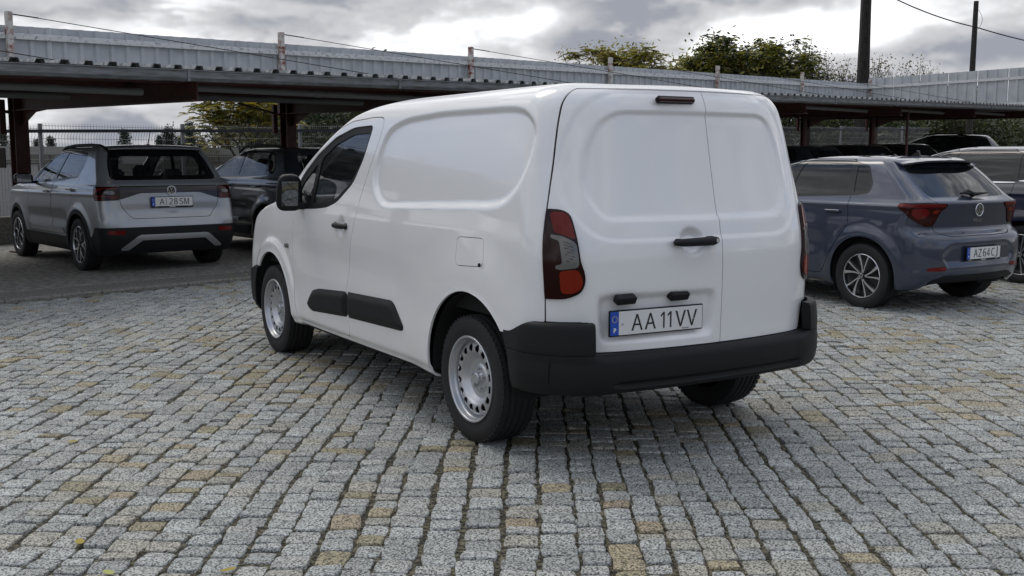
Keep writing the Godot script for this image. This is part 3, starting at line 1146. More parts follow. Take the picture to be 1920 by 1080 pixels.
	tube(hd, [Vector3(1.50, 1.012, -0.893), Vector3(1.535, 1.012, -0.906), Vector3(1.60, 1.013, -0.911), Vector3(1.67, 1.012, -0.906), Vector3(1.71, 1.011, -0.893)], [0.011, 0.017, 0.018, 0.016, 0.010], 10)
	box(hd, Vector3(1.685, 1.012, -0.885), Vector3(0.05, 0.042, 0.03), 0.012)
	box(hd, Vector3(1.525, 1.012, -0.885), Vector3(0.045, 0.042, 0.03), 0.012)
	part(dr, "door_handle", hd, M.black_plastic)
	# ---- fuel flap, side strips, indicator
	part(van, "fuel_flap", carve(sh, AABB(Vector3(-0.3, 0.8, -1.2), Vector3(0.6, 0.4, 0.8)), [on_side(flap, 1.0, -0.0016)], 0.0, 0.01), M.white_paint)
	var tab := Patch.new()
	box(tab, Vector3(-0.168, 0.919, -0.908), Vector3(0.018, 0.020, 0.010), 0.004)
	part(van, "flap_tab", tab, M.black_plastic)
	for q in [shape([2.205, 0.436, 2.19, 0.476, 2.095, 0.554, 1.975, 0.578, 1.507, 0.608, 1.507, 0.448, 2.125, 0.411], 0.03), shape([1.49, 0.609, 0.855, 0.628, 0.815, 0.606, 0.707, 0.491, 0.725, 0.468, 1.49, 0.447], 0.02)]:
		var st := carve(sh, AABB(Vector3(0.5, 0.3, -1.2), Vector3(2.0, 0.5, 0.8)), [on_side(q, 1.0)], 0.0, 0.0)
		st = moved(st, func(b: Vector3) -> float: return 0.004 + 0.020 * sst(0.0, 0.035, q.f(Vector2(b.x, b.y))))
		part(van, "side_strip", skirt(st, 0.012), M.black_plastic)
	var ind := Patch.new()
	tube(ind, [Vector3(2.585, 0.82, -0.87), Vector3(2.585, 0.82, -0.905)], [0.020, 0.016], 16)
	part(van, "side_indicator", ind, M.clear_lens)
	# ---- rear doors
	var rbox := AABB(Vector3(-1.2, 0.3, -1.2), Vector3(0.9, 1.8, 2.4))
	var back := carve(sh, rbox, [func(b: Vector3) -> float: return minf(seam.call(b.y) - b.x, 1.752 - b.y) - 0.003, door_low, func(b: Vector3) -> float: return -tail.f(Vector2(absf(b.z) + (0.03 if b.z > 0.0 else 0.0), b.y)) - 0.002], 0.0, 0.0)
	for q in [["left", -1.0], ["right", 1.0]]:
		var half := clip(back, func(b: Vector3) -> float: return q[1] * (b.z - 0.042) - 0.0022)
		var rd := part(van, "rear_door", skirt(half, 0.014), M.white_paint)
		rd.set_meta("label", "wide rear door with the handle and number plate" if q[0] == "left" else "narrow rear door without a handle")
	# ---- tail lamps: dark lens, coloured blocks on it
	var lamp_all := carve(sh, rbox, [func(b: Vector3) -> float: return seam.call(b.y) - 0.003 - b.x, func(b: Vector3) -> float: return tail.f(Vector2(absf(b.z) + (0.03 if b.z > 0.0 else 0.0), b.y)) - 0.002], 0.0, 0.0)
	var upper := shape([0.794, 1.19, 0.744, 1.19, 0.732, 1.17, 0.725, 1.13, 0.72, 1.07, 0.7589, 1.088, 0.7894, 1.098], 0.012)
	var mid := shape([0.8041, 1.092, 0.7688, 1.085, 0.7265, 1.06, 0.7177, 1.045, 0.7122, 0.955, 0.7208, 0.945, 0.7812, 0.935, 0.7965, 0.94, 0.7973, 0.955, 0.7736, 0.962, 0.7788, 1.065, 0.8033, 1.075], 0.008)
	var low := shape([0.784, 0.93, 0.7184, 0.938, 0.7027, 0.905, 0.6982, 0.875, 0.7087, 0.845, 0.7409, 0.828, 0.7789, 0.828], 0.015)
	for sg in [-1.0, 1.0]:
		var one := clip(lamp_all, func(b: Vector3) -> float: return sg * b.z)
		var base := part(van, "tail_lamp", skirt(pushed(one, 0.015), 0.03), M.black_lens)
		var xs := func(b: Vector3) -> Vector2: return Vector2(absf(b.z) + (0.03 if b.z > 0.0 else 0.0), b.y)
		part(base, "upper_lens", skirt(pushed(clip(one, func(b: Vector3) -> float: return upper.f(xs.call(b))), 0.0175), 0.004), M.red_lens)
		part(base, "clear_lens", skirt(pushed(clip(one, func(b: Vector3) -> float: return mid.f(xs.call(b))), 0.019), 0.005), M.clear_lens)
		var ribs := Patch.new()
		for k in 7:
			var rib := clip(clip(one, func(b: Vector3) -> float: return mid.f(xs.call(b)) - 0.014), func(b: Vector3) -> float: return 0.0030 - absf(b.y - 0.968 - k * 0.0135 - (absf(b.z) - 0.735) * 0.4))
			join(ribs, pushed(rib, 0.0205))
		part(base, "lens_ribs", ribs, M.lens_rib)
		part(base, "lower_lens", skirt(pushed(clip(one, func(b: Vector3) -> float: return low.f(xs.call(b))), 0.0175), 0.004), M.orange_red_lens)
	# ---- high brake lamp, handle, plate lamps, plate
	var bl := Patch.new()
	box(bl, Vector3(-0.698, 1.705, -0.145), Vector3(0.03, 0.036, 0.24), 0.0145, Basis(Vector3(0, 0, 1), 0.25))
	var bb := part(van, "high_brake_lamp", bl, M.black_plastic)
	var bl2 := Patch.new()
	box(bl2, Vector3(-0.706, 1.705, -0.145), Vector3(0.028, 0.022, 0.222), 0.010, Basis(Vector3(0, 0, 1), 0.25))
	part(bb, "brake_lens", bl2, M.deep_red_lens)
	var rh := Patch.new()
	tube(rh, [Vector3(-0.856, 1.046, -0.268), Vector3(-0.872, 1.047, -0.235), Vector3(-0.878, 1.048, -0.14), Vector3(-0.875, 1.049, -0.05), Vector3(-0.862, 1.050, -0.014)], [0.010, 0.018, 0.020, 0.022, 0.016], 12)
	box(rh, Vector3(-0.848, 1.048, -0.237), Vector3(0.04, 0.032, 0.05), 0.013)
	box(rh, Vector3(-0.850, 1.048, -0.047), Vector3(0.04, 0.044, 0.06), 0.014)
	var rhn := part(van, "rear_handle", rh, M.black_plastic)
	var lk := Patch.new()
	tube(lk, [Vector3(-0.875, 1.050, -0.037), Vector3(-0.896, 1.051, -0.037)], 0.0095, 14)
	part(rhn, "lock", lk, M.chrome)
	for z in [-0.515, -0.215]:
		var pk := Patch.new()
		box(pk, Vector3(-0.828 if z > -0.4 else -0.812, 0.798, z), Vector3(0.045, 0.040, 0.112), 0.008, Basis(Vector3(0, 0, 1), 0.45))
		part(van, "plate_lamp", pk, M.black_plastic)
	number_plate(van, Transform3D(Basis(Vector3.UP, -0.06) * Basis(Vector3(0, 0, 1), Vector3.UP, Vector3(-1, 0, 0)), Vector3(-0.826, 0.690, -0.338)), "AA 11 VV", "", false)
	# ---- rear bumper: a profile swept round the back from arch to arch
	var path := func(u: float) -> Vector3:   # place along the plan, y unused
		var L1 := 0.14
		var ra := 0.34
		var L3 := 2.0 * (0.895 - ra)
		var tot := L1 * 2.0 + PI * ra + L3
		var s := u * tot
		if s < L1:
			return Vector3(-0.36 - s, 0, -0.895)
		s -= L1
		if s < PI / 2 * ra:
			var a := s / ra
			return Vector3(-0.50 - ra * sin(a) + 0.02 * sin(a) ** 2, 0, -0.895 + ra * (1.0 - cos(a)))
		s -= PI / 2 * ra
		if s < L3:
			var y := -0.895 + ra + s
			return Vector3(-0.82 - 0.035 * (1.0 - (y / 0.555) ** 2), 0, y)
		s -= L3
		if s < PI / 2 * ra:
			var a := s / ra
			return Vector3(-0.50 - ra * cos(a) + 0.02 * cos(a) ** 2, 0, 0.895 - ra + ra * sin(a))
		s -= PI / 2 * ra
		return Vector3(-0.50 + s, 0, 0.895)
	var sweep := func(u: float, prof: Array, t: float, top: float) -> Vector3:
		var c: Vector3 = path.call(u)
		var d: Vector3 = (path.call(minf(u + 0.004, 1.0)) - path.call(maxf(u - 0.004, 0.0))).normalized()
		var out := Vector3(-d.z, 0, d.x)
		if out.dot(c - Vector3(0.3, 0, 0)) < 0.0:
			out = -out
		var k := t * (prof.size() - 1)
		var o := mono(prof, 0, k)
		var y := mono(prof, 1, k)
		if y > 0.48 and prof.size() > 8:
			o = lerpf(o, maxf(o, 0.024), sst(0.62, 0.70, absf(c.z)) * (1.0 if y < 0.5535 else 0.0))
		var bulge := 1.0 - 0.75 * sst(-0.55, -0.36, c.x)
		return c + out * (o * bulge if o > 0.0 else o) + Vector3.UP * y
	var main := [[-0.06, 0.365], [-0.01, 0.366], [0.006, 0.376], [0.018, 0.398], [0.024, 0.43], [0.027, 0.465], [0.024, 0.515], [0.010, 0.543], [-0.01, 0.552], [-0.06, 0.554]]
	var bm := grid(150, 54, func(u: float, t: float) -> Vector3: return sweep.call(u, main, t, 1.0))
	bm = clip(bm, arch0)
	# recessed strip low in the middle
	bm = moved(bm, func(b: Vector3) -> float: return 0.0)
	for k in bm.n.size():
		if bm.n[k].dot(bm.v[k] - Vector3(0.2, 0.42, 0)) < 0.0:
			bm.n[k] = -bm.n[k]
	var strip := shape([0.60, 0.412, 0.54, 0.388, -0.54, 0.388, -0.60, 0.412, -0.57, 0.424, 0.57, 0.424], 0.008)
	bm = moved(bm, func(b: Vector3) -> float: return -0.016 * sst(0.0, 0.012, strip.f(Vector2(-b.z, b.y))) if b.x < -0.8 else 0.0)
	var bump := part(van, "rear_bumper", skirt(bm, 0.02), M.black_plastic)
	var lip := Patch.new()
	var lp := []
	for k in 21:
		var z := lerpf(-0.60, 0.60, k / 20.0)
		lp.append(Vector3(-0.852 + 0.16 * z * z, 0.385, z))
	tube(lip, lp, 0.011, 6)
	part(bump, "lower_lip", lip, M.black_plastic)
	for sg in [-1.0, 1.0]:
		var gap := Patch.new()
		tube(gap, [Vector3(-0.700, 0.55, sg * 0.850), Vector3(-0.704, 0.50, sg * 0.862), Vector3(-0.700, 0.44, sg * 0.862), Vector3(-0.692, 0.395, sg * 0.850)], 0.0032, 5)
		part(bump, "bumper_joint", gap, M.underbody)
	var cor := [[0.023, 0.556], [0.024, 0.575], [0.020, 0.64], [0.014, 0.682], [0.004, 0.694], [-0.03, 0.697]]
	for sg in [-1.0, 1.0]:
		var ck := grid(40, 16, func(u: float, t: float) -> Vector3:
			var q := lerpf(0.0, 0.224, u)
			return sweep.call(q if sg < 0.0 else 1.0 - q, cor, t, 1.0))
		ck = clip(ck, arch0)
		ck = clip(ck, func(b: Vector3) -> float: return lerpf(0.632, 0.72, sst(-0.40, -0.68, b.x)) - b.y)
		for k in ck.n.size():
			if ck.n[k].dot(ck.v[k] - Vector3(-0.2, 0.60, 0)) < 0.0:
				ck.n[k] = -ck.n[k]
		part(bump, "bumper_corner", skirt(ck, 0.05), M.black_plastic)
	var low_skirt := grid(60, 4, func(u: float, t: float) -> Vector3:
		var c: Vector3 = path.call(lerpf(0.0, 1.0, u))
		return Vector3(c.x * 0.98, lerpf(0.545, 0.70, t), c.z * 0.965))
	part(bump, "bumper_backing", clip(clip(low_skirt, func(b: Vector3) -> float: return absf(b.z) - 0.69), arch0), M.underbody)
	for z in [-0.66, -0.24, 0.24, 0.66]:
		var ss := Patch.new()
		tube(ss, [Vector3(-0.70, 0.472, z), Vector3(-0.885 + 0.26 * z * z, 0.472, z)], [0.0125, 0.0115], 14)
		part(bump, "parking_sensor", ss, M.gloss_black)
	# ---- mirror
	for sg in [-1.0, 1.0]:
		var mn := Node3D.new()
		mn.name = "door_mirror"
		van.add_child(mn, true)
		mn.position = Vector3(2.27, 1.20, sg * 0.975)
		mn.rotation = Vector3(0, sg * 0.20, 0.24)
		var hs := grid(20, 12, func(u: float, v: float) -> Vector3:
			var la := lerpf(-PI / 2, PI / 2, v)
			var lo := TAU * u
			var d := Vector3(cos(la) * cos(lo), sin(la), cos(la) * sin(lo))
			var e := Vector3(signf(d.x) * absf(d.x) ** 0.6, signf(d.y) * absf(d.y) ** 0.55, signf(d.z) * absf(d.z) ** 0.55)
			return Vector3(e.x * (0.075 if e.x > 0.0 else 0.028), e.y * 0.125, e.z * 0.086 * (1.0 - 0.10 * e.y)), true)
		part(mn, "mirror_housing", hs, M.black_plastic)
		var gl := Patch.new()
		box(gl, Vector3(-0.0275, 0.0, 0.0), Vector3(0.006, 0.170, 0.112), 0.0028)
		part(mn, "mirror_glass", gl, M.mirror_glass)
		var arm := Patch.new()
		box(arm, Vector3(0.01, -0.085, -sg * 0.09), Vector3(0.10, 0.055, 0.10), 0.02)
		box(arm, Vector3(0.01, -0.055, -sg * 0.125), Vector3(0.15, 0.12, 0.03), 0.012)
		part(mn, "mirror_arm", arm, M.black_plastic)
	# ---- wheels, underbody, cabin
	for q in [[0.0, true], [2.95, true], [0.0, false], [2.95, false]]:
		wheel(van, Vector3(q[0], 0.322, -0.768 if q[1] else 0.768), q[1], 0.326, 0.2175, 0.205, "steel")
	var ub := Patch.new()
	box(ub, Vector3(1.49, 0.36, 0), Vector3(2.10, 0.20, 1.62))
	box(ub, Vector3(1.50, 0.52, 0), Vector3(4.2, 0.28, 1.10))
	box(ub, Vector3(-0.60, 0.52, 0), Vector3(0.25, 0.14, 1.20))
	box(ub, Vector3(1.4, 0.72, 0), Vector3(3.9, 0.12, 1.62))
	box(ub, Vector3(-0.42, 0.40, 0.1), Vector3(0.4, 0.12, 0.6), 0.05)
	tube(ub, [Vector3(0, 0.30, -0.7), Vector3(0, 0.30, 0.7)], 0.05, 10)
	part(van, "underbody", ub, M.underbody)
	for x in [-0.03, 2.93]:
		for sg in [-1.0, 1.0]:
			var ln := grid(24, 1, func(u: float, v: float) -> Vector3:
				var a := lerpf(-0.10, PI + 0.10, u)
				return Vector3(x + cos(a) * 0.425, 0.345 + sin(a) * 0.425, sg * lerpf(0.55, 0.875, v)))
			part(van, "wheel_arch_liner", ln, M.underbody)
	var wall := Patch.new()
	box(wall, Vector3(1.16, 0.98, 0), Vector3(0.04, 1.26, 1.44))
	part(van, "bulkhead", wall, M.interior)
	seat(van, Vector3(1.75, 0.22, -0.42))
	seat(van, Vector3(1.75, 0.22, 0.42))
	var dash := Patch.new()
	box(dash, Vector3(2.72, 1.0, 0), Vector3(0.5, 0.30, 1.58), 0.08)
	for k in 24:
		var a0 := TAU * k / 24.0
		var a1 := TAU * (k + 1) / 24.0
		var c0 := Vector3(2.33, 1.03, -0.42)
		tube(dash, [c0 + Vector3(-0.07 * sin(a0), 0.165 * sin(a0), 0.18 * cos(a0)), c0 + Vector3(-0.07 * sin(a1), 0.165 * sin(a1), 0.18 * cos(a1))], 0.015, 6, false)
	part(van, "dashboard", dash, M.interior)
# ------------------------------------------------------------------ ground
func rise(x: float, z: float) -> float:   # the yard climbs gently along the carport
	var s := (Vector3(x, 0, z) - GUT).dot(ALONG)
	return 0.020 * maxf(0.0, s - 9.0) * sst(9.0, 13.0, s)

func on_slab(x: float, z: float, grow := 0.0) -> bool:   # below the carport
	var d := Vector3(x, 0, z) - GUT
	return d.dot(INTO) > -grow

func sett_mesh(sd: int) -> ArrayMesh:   # one hewn stone about 10 cm square, uneven outline, softly domed, worn edges
	var r := RandomNumberGenerator.new()
	r.seed = sd
	var ring := PackedVector2Array()
	var cs := []
	for q in [Vector2(-1, -1), Vector2(1, -1), Vector2(1, 1), Vector2(-1, 1)]:
		cs.append(q * 0.5 + Vector2(r.randf_range(-0.05, 0.05), r.randf_range(-0.05, 0.05)))
	for k in 4:
		var a: Vector2 = cs[k]
		var b: Vector2 = cs[(k + 1) % 4]
		var o := (b - a).orthogonal().normalized() * -1.0
		ring.append(a.lerp(b, 0.06) + (b - a) * 0.0)
		ring.append(a.lerp(b, 0.32) + o * r.randf_range(-0.045, 0.008))
		ring.append(a.lerp(b, 0.66) + o * r.randf_range(-0.045, 0.008))
		ring.append(a.lerp(b, 0.94))
	var n := ring.size()
	var g := Patch.new()
	var tilt := Vector2(r.randf_range(-0.05, 0.05), r.randf_range(-0.05, 0.05))
	var layers := [[1.0, -0.6], [1.0, -0.16], [0.98, -0.05], [0.93, -0.012], [0.60, 0.012]]
	for l in layers.size():
		for k in n:
			var q: Vector2 = ring[k] * layers[l][0]
			var y: float = layers[l][1]
			if l >= 2:
				y += r.randf_range(-0.026, 0.022) + q.dot(tilt)
			g.v.append(Vector3(q.x, y * 0.55, q.y))
	g.v.append(Vector3(0, 0.012, 0))
	for l in layers.size() - 1:
		for k in n:
			var a := l * n + k
			var b := l * n + (k + 1) % n
			g.i.append_array([a, b, b + n, a, b + n, a + n])
	var top := (layers.size() - 1) * n
	for k in n:
		g.i.append_array([top + k, top + (k + 1) % n, top + n])
	g.b = g.v
	normals(g)
	for k in g.n.size():
		if g.n[k].dot(g.v[k] - Vector3(0, -0.4, 0)) < 0.0:
			g.n[k] = -g.n[k]
	return to_mesh(g)

func build_ground() -> void:
	# one sheet to the horizon, then the yard's bedding soil
	var far := grid(40, 40, func(u: float, v: float) -> Vector3: return Vector3(lerpf(-900, 900, u), -0.12, lerpf(60, -1500, v)))
	structure("ground", far, M.field_grass, "grassy ground reaching to the horizon behind the yard")
	var soil := grid(90, 90, func(u: float, v: float) -> Vector3:
		var x := lerpf(-20, 34, u)
		var z := lerpf(4, -48, v)
		return Vector3(x, rise(x, z) - 0.012, z))
	var yard := structure("cobble_yard", soil, M.joint_soil, "yard paved with grey granite setts in straight rows")
	var kinds := []
	for k in 7:
		kinds.append(sett_mesh(100 + k))
	var warp := FastNoiseLite.new()
	warp.seed = 3
	warp.frequency = 0.28
	var tone := FastNoiseLite.new()
	tone.seed = 8
	tone.frequency = 0.30
	tone.fractal_octaves = 3
	var put := []          # [distance, transform, kind, tone]
	var lean := tan(deg_to_rad(-1.45))   # rows run almost straight away from the camera
	var c := -16.5
	while c < 22.0:
		var wd := clampf(rng.randfn(0.108, 0.010), 0.086, 0.132)
		var gap := rng.randf_range(0.010, 0.023)
		var mid := c + wd * 0.5
		var z := -2.2 - rng.randf() * 0.1
		while z > -24.0:
			var ln := clampf(rng.randfn(0.102, 0.024), 0.062, 0.17)
			var g2 := rng.randf_range(0.007, 0.017)
			var zc := z - ln * 0.5
			var x := mid + lean * zc + warp.get_noise_2d(mid * 0.6, zc * 0.9) * 0.055 + rng.randfn(0.0, 0.004)
			z -= ln + g2
			if absf(x) > 1.6 - zc * 0.56 or x < -16.0:
				continue
			if on_slab(x, zc, 0.04):
				continue
			var turn := rng.randi() % 2
			var b := Basis(Vector3.UP, PI * turn + rng.randfn(0.0, 0.035)) * Basis.from_scale(Vector3(wd * 1.0, 0.11, ln * 0.97))
			b = Basis(Vector3(rng.randfn(0, 1), 0, rng.randfn(0, 1)).normalized(), rng.randfn(0.0, 0.014)) * b
			var tn := rng.randf()
			var field := tone.get_noise_2d(x, zc)
			var warm := maxf(0.0, field - 0.02)      # warm stones lie in loose patches
			var k := 0
			if tn < 0.018 + 0.28 * warm:
				k = 6
			elif tn < 0.026 + 0.31 * warm:
				k = 7
			elif tn < 0.045 + 0.45 * warm:
				k = 8
			elif tn < 0.17 + 1.3 * warm:
				k = 4 + rng.randi() % 2
			else:
				k = rng.randi() % 4
			put.append([Vector2(x, zc).length(), Transform3D(b, Vector3(x, rise(x, zc) + rng.randfn(-0.001, 0.0028), zc)), rng.randi() % kinds.size(), k])
		c += wd + gap
	# the stones that show largest: nearest and inside the frame
	var near := put.filter(func(q): return absf(q[1].origin.x) < -q[1].origin.z * 0.50 and q[1].origin.z < -3.42)
	near.sort_custom(func(a, b): return a[0] < b[0])
	var single := {}
	for k in mini(300, near.size()):
		single[near[k]] = true
		var q = near[k]
		var o := part(yard, "sett", kinds[q[2]], M["granite_%d" % q[3]])
		o.transform = q[1]
	for kd in kinds.size():
		var list := put.filter(func(q): return q[2] == kd and not single.has(q))
		var mm := MultiMesh.new()
		mm.transform_format = MultiMesh.TRANSFORM_3D
		mm.use_colors = true
		mm.mesh = kinds[kd]
		mm.instance_count = list.size()
		for k in list.size():
			mm.set_instance_transform(k, list[k][1])
			mm.set_instance_color(k, M.tones[list[k][3]] * 1.5 * rng.randf_range(0.90, 1.10))
		var o := MultiMeshInstance3D.new()
		o.name = "setts"
		o.multimesh = mm
		o.material_override = M.granite_mixed
		o.set_meta("kind", "stuff")
		yard.add_child(o, true)
	# ---- grit in the joints and tufts of moss and grass
	var bit := Patch.new()
	box(bit, Vector3.ZERO, Vector3(1, 0.7, 0.8), 0.3)
	var bm := to_mesh(bit)
	var spots := []
	for q in put:
		var o: Vector3 = q[1].origin
		if o.z < -9.0 or absf(o.x) > 0.5 - o.z * 0.5:
			continue
		if warp.get_noise_2d(o.x * 2.0 + 50.0, o.z * 2.0) < -0.25:
			continue
		for k in 6:
			spots.append(o + Vector3(0.062 + rng.randfn(0, 0.006), 0, rng.randf_range(-0.06, 0.06)))
	var mm := MultiMesh.new()
	mm.transform_format = MultiMesh.TRANSFORM_3D
	mm.use_colors = true
	mm.mesh = bm
	mm.instance_count = spots.size()
	for k in spots.size():
		var s := rng.randf_range(0.003, 0.009)
		var y: float = rise(spots[k].x, spots[k].z) - 0.009
		mm.set_instance_transform(k, Transform3D(Basis(Vector3.UP, rng.randf() * TAU) * Basis.from_scale(Vector3.ONE * s), Vector3(spots[k].x, y + rng.randf() * 0.003, spots[k].z)))
		var t := rng.randf()
		mm.set_instance_color(k, Color(0.27, 0.24, 0.165) * t + Color(0.05, 0.045, 0.03) * (1.0 - t))
	var gr := MultiMeshInstance3D.new()
	gr.name = "grit"
	gr.multimesh = mm
	gr.material_override = M.grit
	gr.set_meta("kind", "stuff")
	yard.add_child(gr, true)
	var tuft := Patch.new()
	for k in 14:
		var a := rng.randf() * TAU
		var d := Vector3(cos(a), 0, sin(a))
		var o := d * rng.randf() * 0.4
		var tip := o + d * rng.randf_range(0.1, 0.5) + Vector3.UP * rng.randf_range(0.3, 1.0)
		var s := d.cross(Vector3.UP) * 0.07
		quad(tuft, o - s, o + s, tip + s * 0.2, tip - s * 0.2, o - d - Vector3.UP)
	var tm := to_mesh(tuft)
	var tsp := []
	for q in put:
		var o: Vector3 = q[1].origin
		if o.z < -16.0:
			continue
		var w := warp.get_noise_2d(o.x * 1.3 + 9.0, o.z * 1.3 + 40.0)
		if o.x > 1.0 and w > -0.15 and rng.randf() < 0.16 or w > 0.22 and rng.randf() < 0.10 or rng.randf() < 0.012:
			for k in rng.randi_range(1, 3):
				tsp.append(o + Vector3(0.062 + rng.randfn(0, 0.004), -0.014, rng.randf_range(-0.06, 0.06)))
	var tmm := MultiMesh.new()
	tmm.transform_format = MultiMesh.TRANSFORM_3D
	tmm.use_colors = true
	tmm.mesh = tm
	tmm.instance_count = tsp.size()
	for k in tsp.size():
		var s := rng.randf_range(0.010, 0.026)
		tmm.set_instance_transform(k, Transform3D(Basis(Vector3.UP, rng.randf() * TAU) * Basis.from_scale(Vector3(s, s * 0.8, s * 1.5)), tsp[k]))
		tmm.set_instance_color(k, Color(0.10, 0.11, 0.025).lerp(Color(0.20, 0.16, 0.05), rng.randf() ** 2))
	var to := MultiMeshInstance3D.new()
	to.name = "moss_and_grass"
	to.multimesh = tmm
	var tmat: StandardMaterial3D = M.grit
	to.material_override = tmat
	to.set_meta("kind", "stuff")
	yard.add_child(to, true)
	# ---- raised concrete below the carport, with an edge strip
	var edge := func(s: float, d: float, y: float) -> Vector3:
		var p := GUT + ALONG * s + INTO * d
		return Vector3(p.x, y + rise(p.x, p.z), p.z)
	var sl := Patch.new()
	for k in 44:
		var a := -14.0 + k
		var mid: Vector3 = edge.call(a + 0.5, 3.0, -2.0)
		quad(sl, edge.call(a, 0.46, 0.044), edge.call(a + 1, 0.46, 0.044), edge.call(a + 1, 7.6, 0.044), edge.call(a, 7.6, 0.044), mid)
		quad(sl, edge.call(a, 0.46, 0.044), edge.call(a + 1, 0.46, 0.044), edge.call(a + 1, 0.46, -0.1), edge.call(a, 0.46, -0.1), edge.call(a, 1, 0))
	structure("concrete_slab", sl, M.slab_concrete, "dark concrete floor under the carport")
	var kb := Patch.new()
	for k in 44:
		var a := -14.0 + k
		var ins: Vector3 = edge.call(a + 0.5, 0.22, -0.2)
		quad(kb, edge.call(a + 0.003, 0.02, 0.040), edge.call(a + 0.997, 0.02, 0.040), edge.call(a + 0.997, 0.452, 0.048), edge.call(a + 0.003, 0.452, 0.048), ins)
		quad(kb, edge.call(a + 0.003, 0.0, 0.022), edge.call(a + 0.997, 0.0, 0.022), edge.call(a + 0.997, 0.02, 0.040), edge.call(a + 0.003, 0.02, 0.040), ins)
		quad(kb, edge.call(a + 0.003, 0.0, 0.022), edge.call(a + 0.997, 0.0, 0.022), edge.call(a + 0.997, 0.0, -0.1), edge.call(a + 0.003, 0.0, -0.1), ins)
		quad(kb, edge.call(a + 0.003, 0.452, 0.048), edge.call(a + 0.997, 0.452, 0.048), edge.call(a + 0.997, 0.452, -0.1), edge.call(a + 0.003, 0.452, -0.1), ins)
	structure("kerb", kb, M.kerb_concrete, "low concrete kerb along the edge of the carport floor")

# ------------------------------------------------------------------ carport
func cp(s: float, d: float, y: float) -> Vector3:   # along the gutter, in from it, height above the carport's own level
	var p := GUT + ALONG * s + INTO * d
	return Vector3(p.x, y + 0.0195 * s, p.z)

func roof_y(d: float) -> float:
	return lerpf(2.335, 2.40, d / 5.6)

func corrugated(a: Vector3, b: Vector3, up: Vector3, out: Vector3, pitch: float, depth: float, crest: float, thick: float) -> Patch:   # trapezoid sheet from a to b (across the ribs), up its length
	var p := Patch.new()
	var len := a.distance_to(b)
	var dir := (b - a) / len
	var n := int(round(len / pitch))
	var pts := []
	for k in n:
		var x := len * k / n
		var w := len / n
		for q in [[0.0, 0.0], [1.0 - crest - 0.14, 0.0], [1.0 - crest - 0.05, 1.0], [0.95, 1.0]]:
			pts.append([x + w * q[0], q[1] * depth])
	pts.append([len, 0.0])
	for k in pts.size() - 1:
		var o0: Vector3 = a + dir * pts[k][0] + out * pts[k][1]
		var o1: Vector3 = a + dir * pts[k + 1][0] + out * pts[k + 1][1]
		var mid := (o0 + o1 + up) * 0.5
		quad(p, o0, o1, o1 + up, o0 + up, mid - out * 5.0)
		quad(p, o0 - out * thick, o1 - out * thick, o1 + up - out * thick, o0 + up - out * thick, mid + out * 5.0)
		quad(p, o0, o1, o1 - out * thick, o0 - out * thick, mid)
		quad(p, o0 + up, o1 + up, o1 + up - out * thick, o0 + up - out * thick, mid)
	return p

func h_beam(p: Patch, a: Vector3, b: Vector3, side: Vector3, wd: float, ht: float, t := 0.014) -> void:   # I section from a to b; side is across the flanges
	var d := (b - a).normalized()
	var v := d.cross(side).normalized()
	var c := (a + b) * 0.5
	var l := a.distance_to(b)
	var bs := Basis(side, v, d)
	box(p, c, Vector3(t, ht - 2 * t, l), 0.0, bs)
	box(p, c + v * (ht - t) * 0.5, Vector3(wd, t, l), 0.0, bs)
	box(p, c - v * (ht - t) * 0.5, Vector3(wd, t, l), 0.0, bs)

const POST_D := 5.19
const BAY := 4.68

func post_s(k: int) -> float:
	return (Vector3(-7.32, 0, -15.5) - GUT).dot(ALONG) + 0.16 + BAY * k

